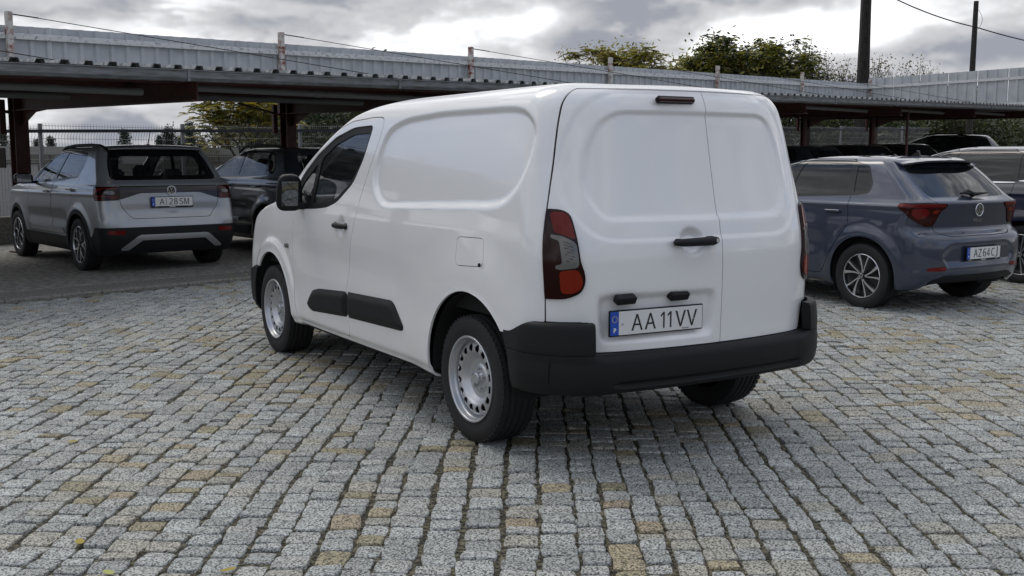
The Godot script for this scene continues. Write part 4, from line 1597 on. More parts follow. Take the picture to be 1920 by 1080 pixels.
func build_carport() -> void:
	var o := thing("carport", "long steel carport with a corrugated roof on dark maroon posts", "carport")
	var s0 := -13.0
	var s1 := 33.0
	var s := s0
	while s < s1 - 0.01:
		var sh := corrugated(cp(s + 0.004, -0.06, roof_y(-0.06) + 0.03), cp(s + 0.996, -0.06, roof_y(-0.06) + 0.03), INTO * 5.62 + Vector3.UP * 0.064, Vector3.UP, 0.25, 0.042, 0.30, 0.006)
		part(o, "roof_sheet", sh, M.roof_sheet)
		s += 1.0
	# gutter in lengths, a fascia edge, purlins, beams, posts
	s = s0
	while s < s1 - 0.01:
		var gp := Patch.new()
		var l := minf(3.0, s1 - s)
		var a := cp(s + 0.004, -0.09, 0)
		var dir := (cp(s + l - 0.004, -0.09, 0) - a)
		var prof := [Vector2(0.07, 2.335), Vector2(0.07, 2.245), Vector2(0.035, 2.225), Vector2(-0.045, 2.228), Vector2(-0.075, 2.26), Vector2(-0.082, 2.335), Vector2(-0.095, 2.345), Vector2(-0.095, 2.335), Vector2(-0.076, 2.325)]
		for k in prof.size() - 1:
			var p0: Vector3 = a + INTO * prof[k].x + Vector3.UP * prof[k].y
			var p1: Vector3 = a + INTO * prof[k + 1].x + Vector3.UP * prof[k + 1].y
			quad(gp, p0, p1, p1 + dir, p0 + dir, a + dir * 0.5 + Vector3.UP * 2.30)
		part(o, "gutter", gp, M.gutter_grey)
		var cl := Patch.new()
		box(cl, a + Vector3.UP * 2.285, Vector3(0.03, 0.125, 0.186), 0.0, Basis(ALONG, Vector3.UP, INTO))
		part(o, "gutter_bracket", cl, M.gutter_grey)
		s += l
	for d in [0.35, 1.75, 3.2, 4.6, 5.45]:
		s = s0
		while s < s1 - 0.01:
			var pp := Patch.new()
			var l := minf(6.0, s1 - s)
			var a := cp(s, d, roof_y(d) - 0.045)
			var b := cp(s + l - 0.01, d, roof_y(d) - 0.045)
			box(pp, (a + b) * 0.5, Vector3(a.distance_to(b), 0.13, 0.06), 0.0, Basis((b - a).normalized(), Vector3.UP, INTO))
			part(o, "purlin", pp, M.maroon_steel)
			s += l
	for k in range(-3, 7):
		var ps := post_s(k)
		if ps < s0 or ps > s1:
			continue
		var base := cp(ps, POST_D, 0.0)
		base.y = 0.0
		var topy := roof_y(POST_D) + 0.0195 * ps - 0.12
		var pp := Patch.new()
		h_beam(pp, base, Vector3(base.x, topy, base.z), ALONG, 0.20, 0.21, 0.016)
		box(pp, base + Vector3.UP * 0.055, Vector3(0.34, 0.02, 0.34), 0.0, Basis(ALONG, Vector3.UP, INTO))
		part(o, "post", pp, M.maroon_steel)
		var bp := Patch.new()
		h_beam(bp, cp(ps, 0.15, roof_y(0.15) - 0.20), cp(ps, 5.5, roof_y(5.5) - 0.22), ALONG, 0.16, 0.22, 0.014)
		# haunch below the beam beside the post
		var hp := PackedVector2Array([Vector2(0, 0), Vector2(-0.55, 0), Vector2(0, -0.22)])
		var ho := cp(ps, POST_D - 0.11, roof_y(POST_D) - 0.335) + ALONG * -0.02
		prism(bp, hp, ho, INTO, Vector3.UP, 0.04)
		part(o, "beam", bp, M.maroon_steel)
		# bracing along the line of posts
		for sg in [-1.0, 1.0]:
			var br := Patch.new()
			var a2 := cp(ps + sg * 0.11, POST_D, roof_y(POST_D) - 0.36)
			var b2 := cp(ps + sg * 1.0, POST_D, roof_y(POST_D) - 0.16)
			tube(br, [a2, b2], 0.02, 6)
			part(o, "brace", br, M.maroon_steel)
		# stub of a downpipe bracket next to the post
		var sb := Patch.new()
		box(sb, cp(ps, POST_D + 0.16, 1.98) - ALONG * 0.17, Vector3(0.09, 0.50, 0.07), 0.01, Basis(ALONG, Vector3.UP, INTO))
		part(o, "post_stub", sb, M.maroon_steel)
	# drain pipes hung under the roof, sloping a little, in lengths
	for k in range(-3, 6):
		var ps := post_s(k)
		var pp := Patch.new()
		tube(pp, [cp(ps + 0.3, 0.9, 2.215), cp(ps + 2.2, 0.9, 2.185), cp(ps + 4.4, 0.9, 2.150)], 0.042, 10)
		tube(pp, [cp(ps + 2.15, 0.9, 2.187), cp(ps + 2.25, 0.9, 2.184)], 0.05, 10)
		part(o, "drain_pipe", pp, M.pipe_grey)
		var p2 := Patch.new()
		tube(p2, [cp(ps + 0.1, 2.6, 2.20), cp(ps + 4.3, 2.6, 2.16)], 0.04, 10)
		part(o, "drain_pipe", p2, M.pipe_grey)
	# ---- screen of pale sheets standing on the back of the roof
	var sc := thing("corrugated_screen", "long pale grey corrugated screen standing on the carport roof", "screen")
	var SD := POST_D + 0.25
	var low := 2.30
	var high := 3.31
	var sp := post_s(-2)
	var end := post_s(6)
	s = sp
	while s < end - 0.01:
		var a := cp(s + 0.003, SD, low)
		var b := cp(s + 1.0 - 0.003, SD, low)
		part(sc, "sheet", corrugated(a, b, Vector3.UP * (high - low), -INTO, 0.25, 0.035, 0.22, 0.004), M.pale_sheet)
		s += 1.0
	for k in range(-2, 7):
		var pp := Patch.new()
		var c := cp(post_s(k), SD - 0.10, 0)
		box(pp, Vector3(c.x, c.y + (2.1 + 3.50) * 0.5, c.z), Vector3(0.09, 1.40, 0.09), 0.006, Basis(ALONG, Vector3.UP, INTO))
		part(sc, "post", pp, M.peeling_paint)
		if k < 6:
			var rl := Patch.new()
			var a := cp(post_s(k) + 0.05, SD - 0.06, 3.155)
			var b := cp(post_s(k + 1) - 0.05, SD - 0.06, 3.155)
			box(rl, (a + b) * 0.5, Vector3(a.distance_to(b), 0.085, 0.035), 0.004, Basis((b - a).normalized(), Vector3.UP, INTO))
			part(sc, "rail", rl, M.rail_paint)
			var w := Patch.new()
			tube(w, [cp(post_s(k) + 0.05, SD - 0.12, 3.46), cp(post_s(k) + 0.35, SD - 0.30, 3.41)], 0.010, 5)
			var pts := []
			for q in 9:
				var f := q / 8.0
				pts.append(cp(lerpf(post_s(k) + 0.3, post_s(k) + 4.0, f), lerpf(SD - 0.25, 1.2, f), lerpf(3.42, 2.44, f)))
			tube(w, pts, 0.006, 5)
			part(sc, "stay_wire", w, M.cable)
	# wing of the screen that turns towards the yard at the far end
	var wg := thing("corrugated_wing", "pale blue-grey corrugated screen turning the corner at the far end", "screen")
	var c0 := cp(end, SD, 0.0)
	var wd := Vector3(0.56, 0, 0.83).normalized()
	var wo := Vector3(-wd.z, 0, wd.x)
	for k in 16:
		var a := c0 + wd * (k + 0.01) + Vector3.UP * (low + 0.05)
		part(wg, "sheet", corrugated(a, a + wd * 0.98, Vector3.UP * 1.12, wo, 0.33, 0.035, 0.18, 0.004), M.pale_sheet)
	for q in [3.17, 2.42]:
		var rl := Patch.new()
		box(rl, c0 + wd * 8.0 + wo * 0.05 + Vector3.UP * q, Vector3(16.0, 0.08, 0.03), 0.004, Basis(wd, Vector3.UP, wd.cross(Vector3.UP)))
		part(wg, "rail", rl, M.rail_paint)
	var thin := thing("steel_pole", "thin bare steel pole holding up the far carport edge", "pole")
	var tp := Patch.new()
	tube(tp, [Vector3(10.25, 0.2, -27.7), Vector3(10.25, 2.75, -27.7)], 0.035, 10)
	part(thin, "shaft", tp, M.maroon_steel)
	var plt := thing("blank_board", "small brown blank board fixed beside the maroon post", "board")
	var bp2 := Patch.new()
	var bc := cp(post_s(0) - 0.30, POST_D + 0.1, 1.45)
	box(bp2, Vector3(bc.x, 1.43, bc.z), Vector3(0.26, 0.29, 0.03), 0.004, Basis(Vector3.RIGHT, Vector3.UP, Vector3.BACK))
	part(plt, "panel", bp2, mat("brown_board", Color(0.085, 0.075, 0.070), 0.7))

# ------------------------------------------------------------------ fences, walls, trees, poles
func fence_panel(wd: float, h: float) -> Patch:
	var p := Patch.new()
	var n := int(wd / 0.05)
	for k in n:
		var x := (k + 0.5) * wd / n
		var pts := []
		for q in [[0.0, 0.0], [0.10, 0.0], [0.15, 0.035], [0.20, 0.0], [0.72, 0.0], [0.77, 0.035], [0.82, 0.0], [h - 0.20, 0.0], [h - 0.14, 0.045], [h - 0.08, 0.0], [h, 0.0]]:
			pts.append(Vector3(x, q[0], q[1]))
		tube(p, pts, 0.0036, 3, false)
	for y in [0.05, 0.25, 0.45, 0.67, 0.87, 1.07, h - 0.25, h - 0.04]:
		tube(p, [Vector3(0, y, 0.004), Vector3(wd, y, 0.004)], 0.0036, 4, false)
	return p

func leaf_cluster(n: int, spread: float, size: float, sd: int) -> ArrayMesh:
	var r := RandomNumberGenerator.new()
	r.seed = sd
	var p := Patch.new()
	for k in n:
		var o := Vector3(r.randfn(0, 1), r.randfn(0, 0.8), r.randfn(0, 1)) * spread * 0.5
		var d := Vector3(r.randfn(0, 1), r.randfn(-0.2, 0.6), r.randfn(0, 1)).normalized()
		var u := d.cross(Vector3(r.randfn(0, 1), r.randfn(0, 1), r.randfn(0, 1))).normalized()
		var l := size * r.randf_range(0.6, 1.3)
		var at := p.v.size()
		var nn := d.cross(u)
		for q in [o - d * l, o + u * l * 0.38 + nn * l * 0.1, o + d * l, o - u * l * 0.38 + nn * l * 0.1]:
			p.v.append(q)
			p.b.append(q)
			p.n.append(nn)
		p.i.append_array([at, at + 1, at + 2, at, at + 2, at + 3])
	return to_mesh(p)

func frond(sd: int) -> ArrayMesh:   # a feather-shaped leaf: leaflets along a drooping stalk, about 1 long, along +x
	var r := RandomNumberGenerator.new()
	r.seed = sd
	var p := Patch.new()
	for k in 10:
		var t := (k + 1.0) / 10.5
		var o := Vector3(t, -0.35 * t * t, 0)
		for sg in [-1.0, 1.0]:
			var d := Vector3(0.25, -0.28 + r.randfn(0, 0.08), sg).normalized() * 0.30 * (1.0 - 0.45 * absf(t - 0.45))
			var w := Vector3(0.085, 0.01, 0)
			var at := p.v.size()
			var nn: Vector3 = d.cross(w).normalized() * sg
			for q in [o, o + d * 0.45 + w, o + d, o + d * 0.45 - w]:
				p.v.append(q)
				p.b.append(q)
				p.n.append(nn)
			p.i.append_array([at, at + 1, at + 2, at, at + 2, at + 3])
	return to_mesh(p)

func limbs(p: Patch, tips: Array, a: Vector3, d: Vector3, len: float, r: float, depth: int, spread: float, g: RandomNumberGenerator) -> void:
	var pts := [a]
	var rad := [r]
	var x := a
	var dd := d
	for k in 3:
		dd = (dd + Vector3(g.randfn(0, 0.12), 0.05, g.randfn(0, 0.12))).normalized()
		x += dd * len / 3.0
		pts.append(x)
		rad.append(lerpf(r, r * 0.6, (k + 1) / 3.0))
	tube(p, pts, rad, 6 if depth > 1 else 4, false)
	if depth <= 0:
		tips.append([x, dd])
		return
	if depth <= 2:
		tips.append([pts[2], dd])
	for k in 3 if depth > 1 else 2:
		var nd := (dd + Vector3(g.randfn(0, spread), g.randfn(0.05, spread * 0.6), g.randfn(0, spread))).normalized()
		limbs(p, tips, x, nd, len * g.randf_range(0.62, 0.82), r * 0.58, depth - 1, spread, g)

func foliage(parent: Node3D, called: String, spots: Array, meshes: Array, mats: Array, size: Array, sd: int, droop := false) -> void:
	var g := RandomNumberGenerator.new()
	g.seed = sd
	var lists := []
	for k in mats.size():
		lists.append([])
	for q in spots:
		lists[g.randi() % mats.size()].append(q)
	for k in mats.size():
		if lists[k].size() == 0:
			continue
		var st := SurfaceTool.new()
		st.begin(Mesh.PRIMITIVE_TRIANGLES)
		for q in lists[k]:
			var b := Basis(Vector3.UP, g.randf() * TAU)
			if not droop:
				b = b * Basis(Vector3.RIGHT, g.randf_range(-0.8, 0.8))
			else:
				b = b * Basis(Vector3(0, 0, 1), g.randf_range(-0.1, 0.55))
			st.append_from(meshes[k % meshes.size()], 0, Transform3D(b * Basis.from_scale(Vector3.ONE * g.randf_range(size[0], size[1])), q))
		part(parent, called, st.commit(), mats[k])

func tree_feather(at: Vector3, h: float, sd: int, label: String, mats: Array, spread := 0.5, dens := 1.0, fsize := 0.55) -> void:
	var g := RandomNumberGenerator.new()
	g.seed = sd
	var t := thing("feather_leaved_tree", label, "tree", Transform3D(Basis(), at), "feather-leaved trees behind the carport")
	var p := Patch.new()
	var tips := []
	tube(p, [Vector3.ZERO, Vector3(0.05, h * 0.18, 0), Vector3(0.0, h * 0.36, 0.03)], [h * 0.028, h * 0.024, h * 0.021], 8, false)
	for k in 4:
		var a := TAU * k / 4.0 + g.randf()
		limbs(p, tips, Vector3(0, h * 0.35, 0.03), Vector3(cos(a) * spread, 0.9, sin(a) * spread).normalized(), h * 0.24, h * 0.014, 3, spread, g)
	part(t, "trunk", p, M.bark)
	var spots := []
	for q in tips:
		for k in int(3 * dens + g.randf()):
			spots.append(q[0] + Vector3(g.randfn(0, 0.13), g.randfn(-0.05, 0.10), g.randfn(0, 0.13)))
	foliage(t, "crown", spots, [frond(sd), frond(sd + 1), frond(sd + 2)], mats, [fsize * 0.7, fsize * 1.2], sd, true)
	if dens > 4.0:   # denser leaves inside the crown
		var inner := []
		for q in tips:
			for k in 2:
				inner.append(q[0] + Vector3(g.randfn(0, 0.25), g.randfn(-0.15, 0.2), g.randfn(0, 0.25)))
		foliage(t, "crown", inner, [leaf_cluster(22, 0.55, 0.11, sd)], mats, [0.7, 1.2], sd + 5)

func tree_round(called: String, at: Vector3, h: float, wd: float, sd: int, label: String, mats: Array, n := 260, cl := 0.5, group := "trees behind the fence", low := 0.15) -> void:
	var g := RandomNumberGenerator.new()
	g.seed = sd
	var t := thing(called, label, "tree", Transform3D(Basis(), at), group)
	var p := Patch.new()
	var tips := []
	tube(p, [Vector3.ZERO, Vector3(0.05, h * 0.25, 0), Vector3(0.0, h * 0.5, 0.05)], [h * 0.03, h * 0.024, h * 0.014], 7, false)
	for k in 5:
		var a := TAU * k / 5.0 + g.randf()
		limbs(p, tips, Vector3(0, h * 0.32, 0), Vector3(cos(a) * 0.6, 0.7, sin(a) * 0.6).normalized(), h * 0.22, h * 0.012, 2, 0.55, g)
	part(t, "trunk", p, M.bark)
	var lobes := []
	for k in 9:
		lobes.append([Vector3(g.randfn(0, 0.26) * wd, h * g.randf_range(low + 0.18, 0.86), g.randfn(0, 0.24) * wd), wd * g.randf_range(0.16, 0.30)])
	var spots := []
	for k in n:
		var l = lobes[g.randi() % lobes.size()]
		var d := Vector3(g.randfn(0, 1), g.randfn(0, 1), g.randfn(0, 1)).normalized()
		spots.append(l[0] + d * l[1] * (0.55 + 0.5 * g.randf()) * Vector3(1, 0.8, 1))
	foliage(t, "crown", spots, [leaf_cluster(26, cl, cl * 0.16, sd), leaf_cluster(22, cl, cl * 0.2, sd + 1)], mats, [0.7, 1.25], sd)

func conifer(at: Vector3, h: float, sd: int, label: String) -> void:
	var g := RandomNumberGenerator.new()
	g.seed = sd
	var t := thing("conifer", label, "tree", Transform3D(Basis(), at), "far conifers")
	var p := Patch.new()
	tube(p, [Vector3.ZERO, Vector3(0, h * 0.95, 0)], [h * 0.025, h * 0.004], 5, false)
	part(t, "trunk", p, M.bark)
	var spots := []
	for k in 150:
		var f := g.randf() ** 0.8
		var r := h * 0.21 * (1.0 - f) ** 0.8 * sqrt(g.randf()) * (1.0 + 0.4 * sin(f * 23.0 + sd))
		var a := g.randf() * TAU
		spots.append(Vector3(cos(a) * r, h * lerpf(0.08, 1.0, f), sin(a) * r))
	foliage(t, "crown", spots, [leaf_cluster(22, h * 0.11, h * 0.028, sd)], [M.needle], [0.7, 1.2], sd)

func bare_tree(at: Vector3, h: float, sd: int, label: String, leafy := true) -> void:
	var g := RandomNumberGenerator.new()
	g.seed = sd
	var t := thing("sparse_tree", label, "tree", Transform3D(Basis(), at), "nearly bare trees behind the screen")
	var p := Patch.new()
	var tips := []
	tube(p, [Vector3.ZERO, Vector3(0.02, h * 0.3, 0)], [h * 0.016, h * 0.012], 6, false)
	for k in 5:
		var a := TAU * k / 5.0 + g.randf()
		limbs(p, tips, Vector3(0.02, h * (0.26 + 0.03 * k), 0), Vector3(cos(a) * 0.35, 1.0, sin(a) * 0.35).normalized(), h * 0.25, h * 0.007, 3, 0.28, g)
	part(t, "trunk", p, M.bark)
	if leafy:
		var spots := []
		for q in tips:
			if g.randf() < 0.8:
				spots.append(q[0] + Vector3(g.randfn(0, 0.1), g.randfn(0, 0.1), g.randfn(0, 0.1)))
		foliage(t, "crown", spots, [leaf_cluster(5, 0.35, 0.065, sd)], [M.leaf_olive, M.leaf_rust], [0.7, 1.2], sd)

func sight(u: float, v: float, depth: float) -> Vector3:   # a point of the place seen at a spot of the photograph, at a given distance ahead
	var x := (u - 960.0) / 1980.8
	var y := (540.0 - v) / 1980.8
	var d := Vector3(x, sin(-0.123) + y * cos(-0.123), -cos(-0.123) + y * sin(-0.123))
	return Vector3(0, CAM_Y, 0) + d * (depth / -d.z)

func build_surroundings() -> void:
	# ---- wire fence on a low wall behind the posts
	var FD := POST_D + 1.65
	var pm := to_mesh(fence_panel(2.5, 1.46))
	var fence := thing("wire_fence", "long galvanised wire mesh fence on a low concrete wall behind the carport", "fence")
	for k in 20:
		var a := cp(-12.0 + k * 2.55, FD, 0.47)
		var o := part(fence, "wire_panel", pm, M.galvanised)
		o.transform = Transform3D(Basis(ALONG, Vector3.UP, ALONG.cross(Vector3.UP)), a)
		var pp := Patch.new()
		var q := cp(-12.025 + k * 2.55, FD, 0)
		box(pp, Vector3(q.x, q.y + 1.15, q.z), Vector3(0.06, 1.55, 0.05), 0.006, Basis(ALONG, Vector3.UP, INTO))
		part(fence, "post", pp, M.galvanised)
		var rl := Patch.new()
		var ra := cp(-12.0 + k * 2.55, FD - 0.03, 1.80)
		var rb := cp(-12.0 + k * 2.55 + 2.55, FD - 0.03, 1.80)
		box(rl, (ra + rb) * 0.5, Vector3(ra.distance_to(rb), 0.055, 0.03), 0.0, Basis((rb - ra).normalized(), Vector3.UP, INTO))
		part(fence, "rail", rl, M.fence_dark)
	var kw := thing("low_wall", "low grey concrete wall carrying the wire fence", "wall")
	for k in 20:
		var lw := Patch.new()
		var q := cp(-12.0 + (k + 0.5) * 2.55, FD + 0.02, 0)
		box(lw, Vector3(q.x, q.y + 0.17, q.z), Vector3(2.54, 0.56, 0.22), 0.01, Basis(ALONG, Vector3.UP, INTO))
		part(kw, "wall_section", lw, M.kerb_concrete)
	# ---- block wall behind, with each block and its joints
	var bw := thing("block_wall", "wall of rough grey concrete blocks behind the wire fence", "wall")
	var bd := FD + 5.0
	var core := Patch.new()
	var c0 := cp(4.3, bd + 0.03, 0)
	var c1 := cp(17.8, bd + 0.03, 0)
	box(core, (c0 + c1) * 0.5 + Vector3.UP * 0.70, Vector3(13.5, 1.50, 0.14), 0.0, Basis(ALONG, Vector3.UP, INTO))
	part(bw, "mortar", core, M.mortar)
	var blocks := []
	for k in 3:
		var bp := Patch.new()
		box(bp, Vector3.ZERO, Vector3(0.386 - 0.002 * k, 0.186, 0.15), 0.008)
		blocks.append(to_mesh(bp))
	for row in 7:
		for k in 33:
			var s := 4.5 + k * 0.4 + (0.2 if row % 2 else 0.0)
			if row == 6 and (k % 7 in [0, 1]):
				continue
			var q := cp(s, bd - 0.0 + rng.randfn(0, 0.003), 0)
			var o := part(bw, "block", blocks[(k + row) % 3], M.block_grey)
			o.transform = Transform3D(Basis(ALONG, Vector3.UP, ALONG.cross(Vector3.UP)), Vector3(q.x, 0.16 + row * 0.2 + 0.05 + 0.0, q.z))
	# ---- white outbuilding wall at the left end
	var wb := thing("white_shed", "low white rendered shed wall behind the wire fence", "shed")
	var ws := Patch.new()
	var w0 := cp(-6.4, bd - 2.0, 0)
	var w1 := cp(4.4, bd - 2.0, 0)
	box(ws, (w0 + w1) * 0.5 + Vector3.UP * 0.56, Vector3(10.8, 1.60, 0.2), 0.01, Basis(ALONG, Vector3.UP, INTO))
	part(wb, "wall", ws, M.white_wall)
	var wc := Patch.new()
	box(wc, (w0 + w1) * 0.5 + Vector3.UP * 1.39, Vector3(10.9, 0.07, 0.3), 0.01, Basis(ALONG, Vector3.UP, INTO))
	part(wb, "coping", wc, M.kerb_concrete)
	# ---- trees
	var yl := [M.leaf_lime, M.leaf_green, M.leaf_lime, M.leaf_yellow]
	tree_feather(sight(460, 420, 24.0) * Vector3(1, 0, 1), 3.0, 31, "yellow-green feather-leaved tree growing beside the wire fence", yl, 0.48, 2.2, 0.28)
	tree_feather(sight(1160, 300, 46.0) * Vector3(1, 0, 1), 6.6, 41, "broad low crown showing above the screen between two screen posts", [M.leaf_green, M.leaf_rust, M.leaf_lime, M.leaf_lime], 0.75, 6.0, 0.42)
	tree_feather(sight(1395, 300, 46.0) * Vector3(1, 0, 1), 6.8, 47, "tallest dark green crown showing above the screen beside bare branches", [M.leaf_green, M.leaf_dark, M.leaf_lime], 0.55, 5.5, 0.42)
	tree_feather(sight(1345, 300, 48.0) * Vector3(1, 0, 1), 6.1, 53, "yellow-tinged crown growing against the tallest dark green crown", [M.leaf_green, M.leaf_lime, M.leaf_rust], 0.5, 5.0, 0.42)
	tree_feather(sight(1470, 300, 49.0) * Vector3(1, 0, 1), 5.6, 59, "small drooping crown between the tallest crown and bare branches", [M.leaf_green, M.leaf_dark], 0.5, 4.5, 0.42)
	var dk := [M.leaf_dark, M.leaf_olive, M.leaf_dark]
	var spots := [[575, 31.0, 4.4, 3.8], [655, 33.0, 4.6, 4.4], [510, 36.0, 4.3, 2.4], [740, 36.0, 4.8, 5.0]]
	var names := ["dark evergreen tree behind the second maroon post", "dark evergreen tree standing behind the van's cab", "small dark evergreen beside the yellow-green tree", "dark evergreen tree hidden mostly by the van roof"]
	for k in spots.size():
		var q = spots[k]
		tree_round("evergreen_tree", sight(q[0], 300, q[1]) * Vector3(1, 0, 1), q[2] * 0.88, q[3], 71 + k, names[k], dk, 420, 0.55)
	for k in 9:
		var q := sight(1440 + k * 62, 300, 47.0 + (k % 3) * 2.0) * Vector3(1, 0, 1)
		tree_round("hedge_tree", q + Vector3.UP * 0.4, rng.randf_range(3.4, 4.0), 5.0, 90 + k, "dusky green hedge tree in the row behind the far fence", [M.leaf_olive, M.leaf_dark, M.leaf_green] if k % 2 else [M.leaf_dark, M.leaf_olive], 330, 0.6, "hedge trees behind the far fence", 0.0)
	bare_tree(sight(1505, 300, 47.0) * Vector3(1, 0, 1), 6.2, 121, "tall thin nearly bare tree beside the small drooping crown")
	bare_tree(sight(1560, 300, 47.5) * Vector3(1, 0, 1), 5.9, 124, "nearly bare tree just before the thick dark pole")
	bare_tree(sight(1636, 300, 49.0) * Vector3(1, 0, 1), 5.6, 127, "nearly bare tree rising behind the thick dark pole")
	bare_tree(sight(1690, 300, 50.0) * Vector3(1, 0, 1), 6.0, 131, "bare twiggy tree above the corner of the screen")
	bare_tree(sight(1735, 300, 50.0) * Vector3(1, 0, 1), 4.9, 133, "lowest bare twigs peeping over the screen wing")
	var con := [[8, 4.2, 0], [72, 3.4, 0], [97, 3.6, 0], [235, 4.4, 0], [300, 3.6, 0], [318, 4.6, 0], [338, 3.8, 0], [358, 5.0, 0], [380, 3.4, 0], [425, 5.4, 0]]
	for k in con.size():
		conifer(sight(con[k][0], 300, 95.0) * Vector3(1, 0, 1), con[k][1] * (0.86 if k != 9 else 0.82), 140 + k, "small dark conifer far off beyond the block wall")
	# ---- poles and cable
	var up := thing("utility_pole", "thick dark concrete utility pole with slots rising behind the screen", "pole")
	var base := sight(1612, 300, 44.0) * Vector3(1, 0, 1)
	var pp := Patch.new()
	var mats := []
	for k in 12:
		var y0 := k * 0.95
		var w0_ := lerpf(0.56, 0.26, y0 / 11.4)
		var w1_ := lerpf(0.56, 0.26, (y0 + 0.95) / 11.4)
		# two legs and a web with a slot
		for sg in [-1.0, 1.0]:
			var a := base + Vector3(sg * w0_ * 0.36, y0, 0)
			var b := base + Vector3(sg * w1_ * 0.36, y0 + 0.95, 0)
			var h0 := Vector3(w0_ * 0.14, 0, 0)
			var h1 := Vector3(w1_ * 0.14, 0, 0)
			var z := Vector3(0, 0, 0.13)
			var mid := (a + b) * 0.5
			quad(pp, a - h0 + z, a + h0 + z, b + h1 + z, b - h1 + z, mid)
			quad(pp, a - h0 - z, a + h0 - z, b + h1 - z, b - h1 - z, mid)
			quad(pp, a - h0 + z, a - h0 - z, b - h1 - z, b - h1 + z, mid)
			quad(pp, a + h0 + z, a + h0 - z, b + h1 - z, b + h1 + z, mid)
		var hole := 0.26
		for seg in [[0.0, 0.34], [0.34 + hole, 0.95]]:
			var ya: float = y0 + seg[0]
			var yb: float = y0 + seg[1]
			var wa := lerpf(0.56, 0.26, ya / 11.4) * 0.24
			box(pp, base + Vector3(0, (ya + yb) * 0.5, 0), Vector3(wa * 2.0, yb - ya, 0.16))
		var wb2 := lerpf(0.56, 0.26, (y0 + 0.47) / 11.4) * 0.24
		box(pp, base + Vector3(wb2 * 0.62, y0 + 0.34 + hole * 0.5, 0), Vector3(wb2 * 0.75, hole, 0.16))
		box(pp, base + Vector3(-wb2 * 0.62, y0 + 0.34 + hole * 0.5, 0), Vector3(wb2 * 0.75, hole, 0.16))
	part(up, "shaft", pp, M.pole_wood)
	var wp := thing("wooden_pole", "slim dark wooden pole standing behind the screen wing", "pole")
	var b2 := sight(1815, 300, 42.0) * Vector3(1, 0, 1)
	var p2 := Patch.new()
	tube(p2, [b2, b2 + Vector3(-0.02, 4.0, 0), b2 + Vector3(0.0, 7.45, 0)], [0.13, 0.115, 0.09], 10)
	part(wp, "shaft", p2, M.pole_wood)
	var lp := Patch.new()
	var loop := []
	for k in 10:
		var f := k / 9.0
		loop.append(b2 + Vector3(0.09 + 0.16 * sin(PI * f), lerpf(7.1, 6.35, f), 0.05))
	tube(lp, loop, 0.008, 5)
	part(wp, "wire_loop", lp, M.cable)
	var cb := thing("overhead_cable", "sagging black overhead cable tied to the slim wooden pole", "cable")
	var pc := Patch.new()
	var pts := []
	for k in 25:
		var f := k / 24.0
		var a := sight(1560, -70, 36.0)
		var m := b2 + Vector3(0.0, 6.45, 0.1)
		pts.append(a.lerp(m, f) + Vector3.DOWN * 0.55 * f * (1 - f) * 2.0)
	for k in range(1, 22):
		var f := k / 21.0
		var m := b2 + Vector3(0.0, 6.45, 0.1)
		pts.append(m.lerp(sight(2250, 100, 46.0), f) + Vector3.DOWN * 0.9 * f * (1 - f) * 2.0)
	tube(pc, pts, 0.022, 6)
	part(cb, "cable", pc, M.cable)

func build_litter() -> void:
	# fallen leaves that can be told apart
	var lv := Patch.new()
	var pts := PackedVector2Array()
	for k in 12:
		var a := TAU * k / 12.0
		pts.append(Vector2(cos(a) * (1.0 + 0.15 * cos(a)), sin(a) * 0.55))
	prism(lv, pts, Vector3.ZERO, Vector3.RIGHT, Vector3(0, 0.06, -1).normalized(), 0.02)
	var lm := to_mesh(lv)
	var list := [[435, 527, 0], [462, 523, 1], [135, 831, 0], [430, 1072, 0], [205, 1078, 1], [160, 650, 1], [565, 708, 1], [820, 660, 1], [1850, 622, 0], [1858, 633, 1], [150, 1020, 0]]
	var mt := [M.leaf_yellow, mat("leaf_pale", Color(0.36, 0.36, 0.10), 0.6)]
	var lab := ["yellow fallen leaf lying on the granite setts", "pale green fallen leaf lying on the granite setts"]
	for q in list:
		var d := sight(q[0], q[1], 1.0) - Vector3(0, CAM_Y, 0)
		var p := Vector3(0, CAM_Y, 0) + d * (CAM_Y / -d.y)
		var t := thing("fallen_leaf", lab[q[2]], "leaf", Transform3D(Basis(Vector3.UP, rng.randf() * TAU) * Basis(Vector3.RIGHT, rng.randf_range(-0.1, 0.1)), p + Vector3.UP * (0.052 if on_slab(p.x, p.z, 0.0) else 0.010)), "fallen leaves: " + lab[q[2]].split(" ")[0])
		part(t, "blade", lm, mt[q[2]], Transform3D(Basis.from_scale(Vector3.ONE * rng.randf_range(0.022, 0.034)), Vector3.ZERO))
# ------------------------------------------------------------------ the other cars
func flat_y(y: float) -> Callable:
	return func(b: Vector3) -> float: return b.y - y

func no_relief(_b: Vector3) -> float:
	return 0.0

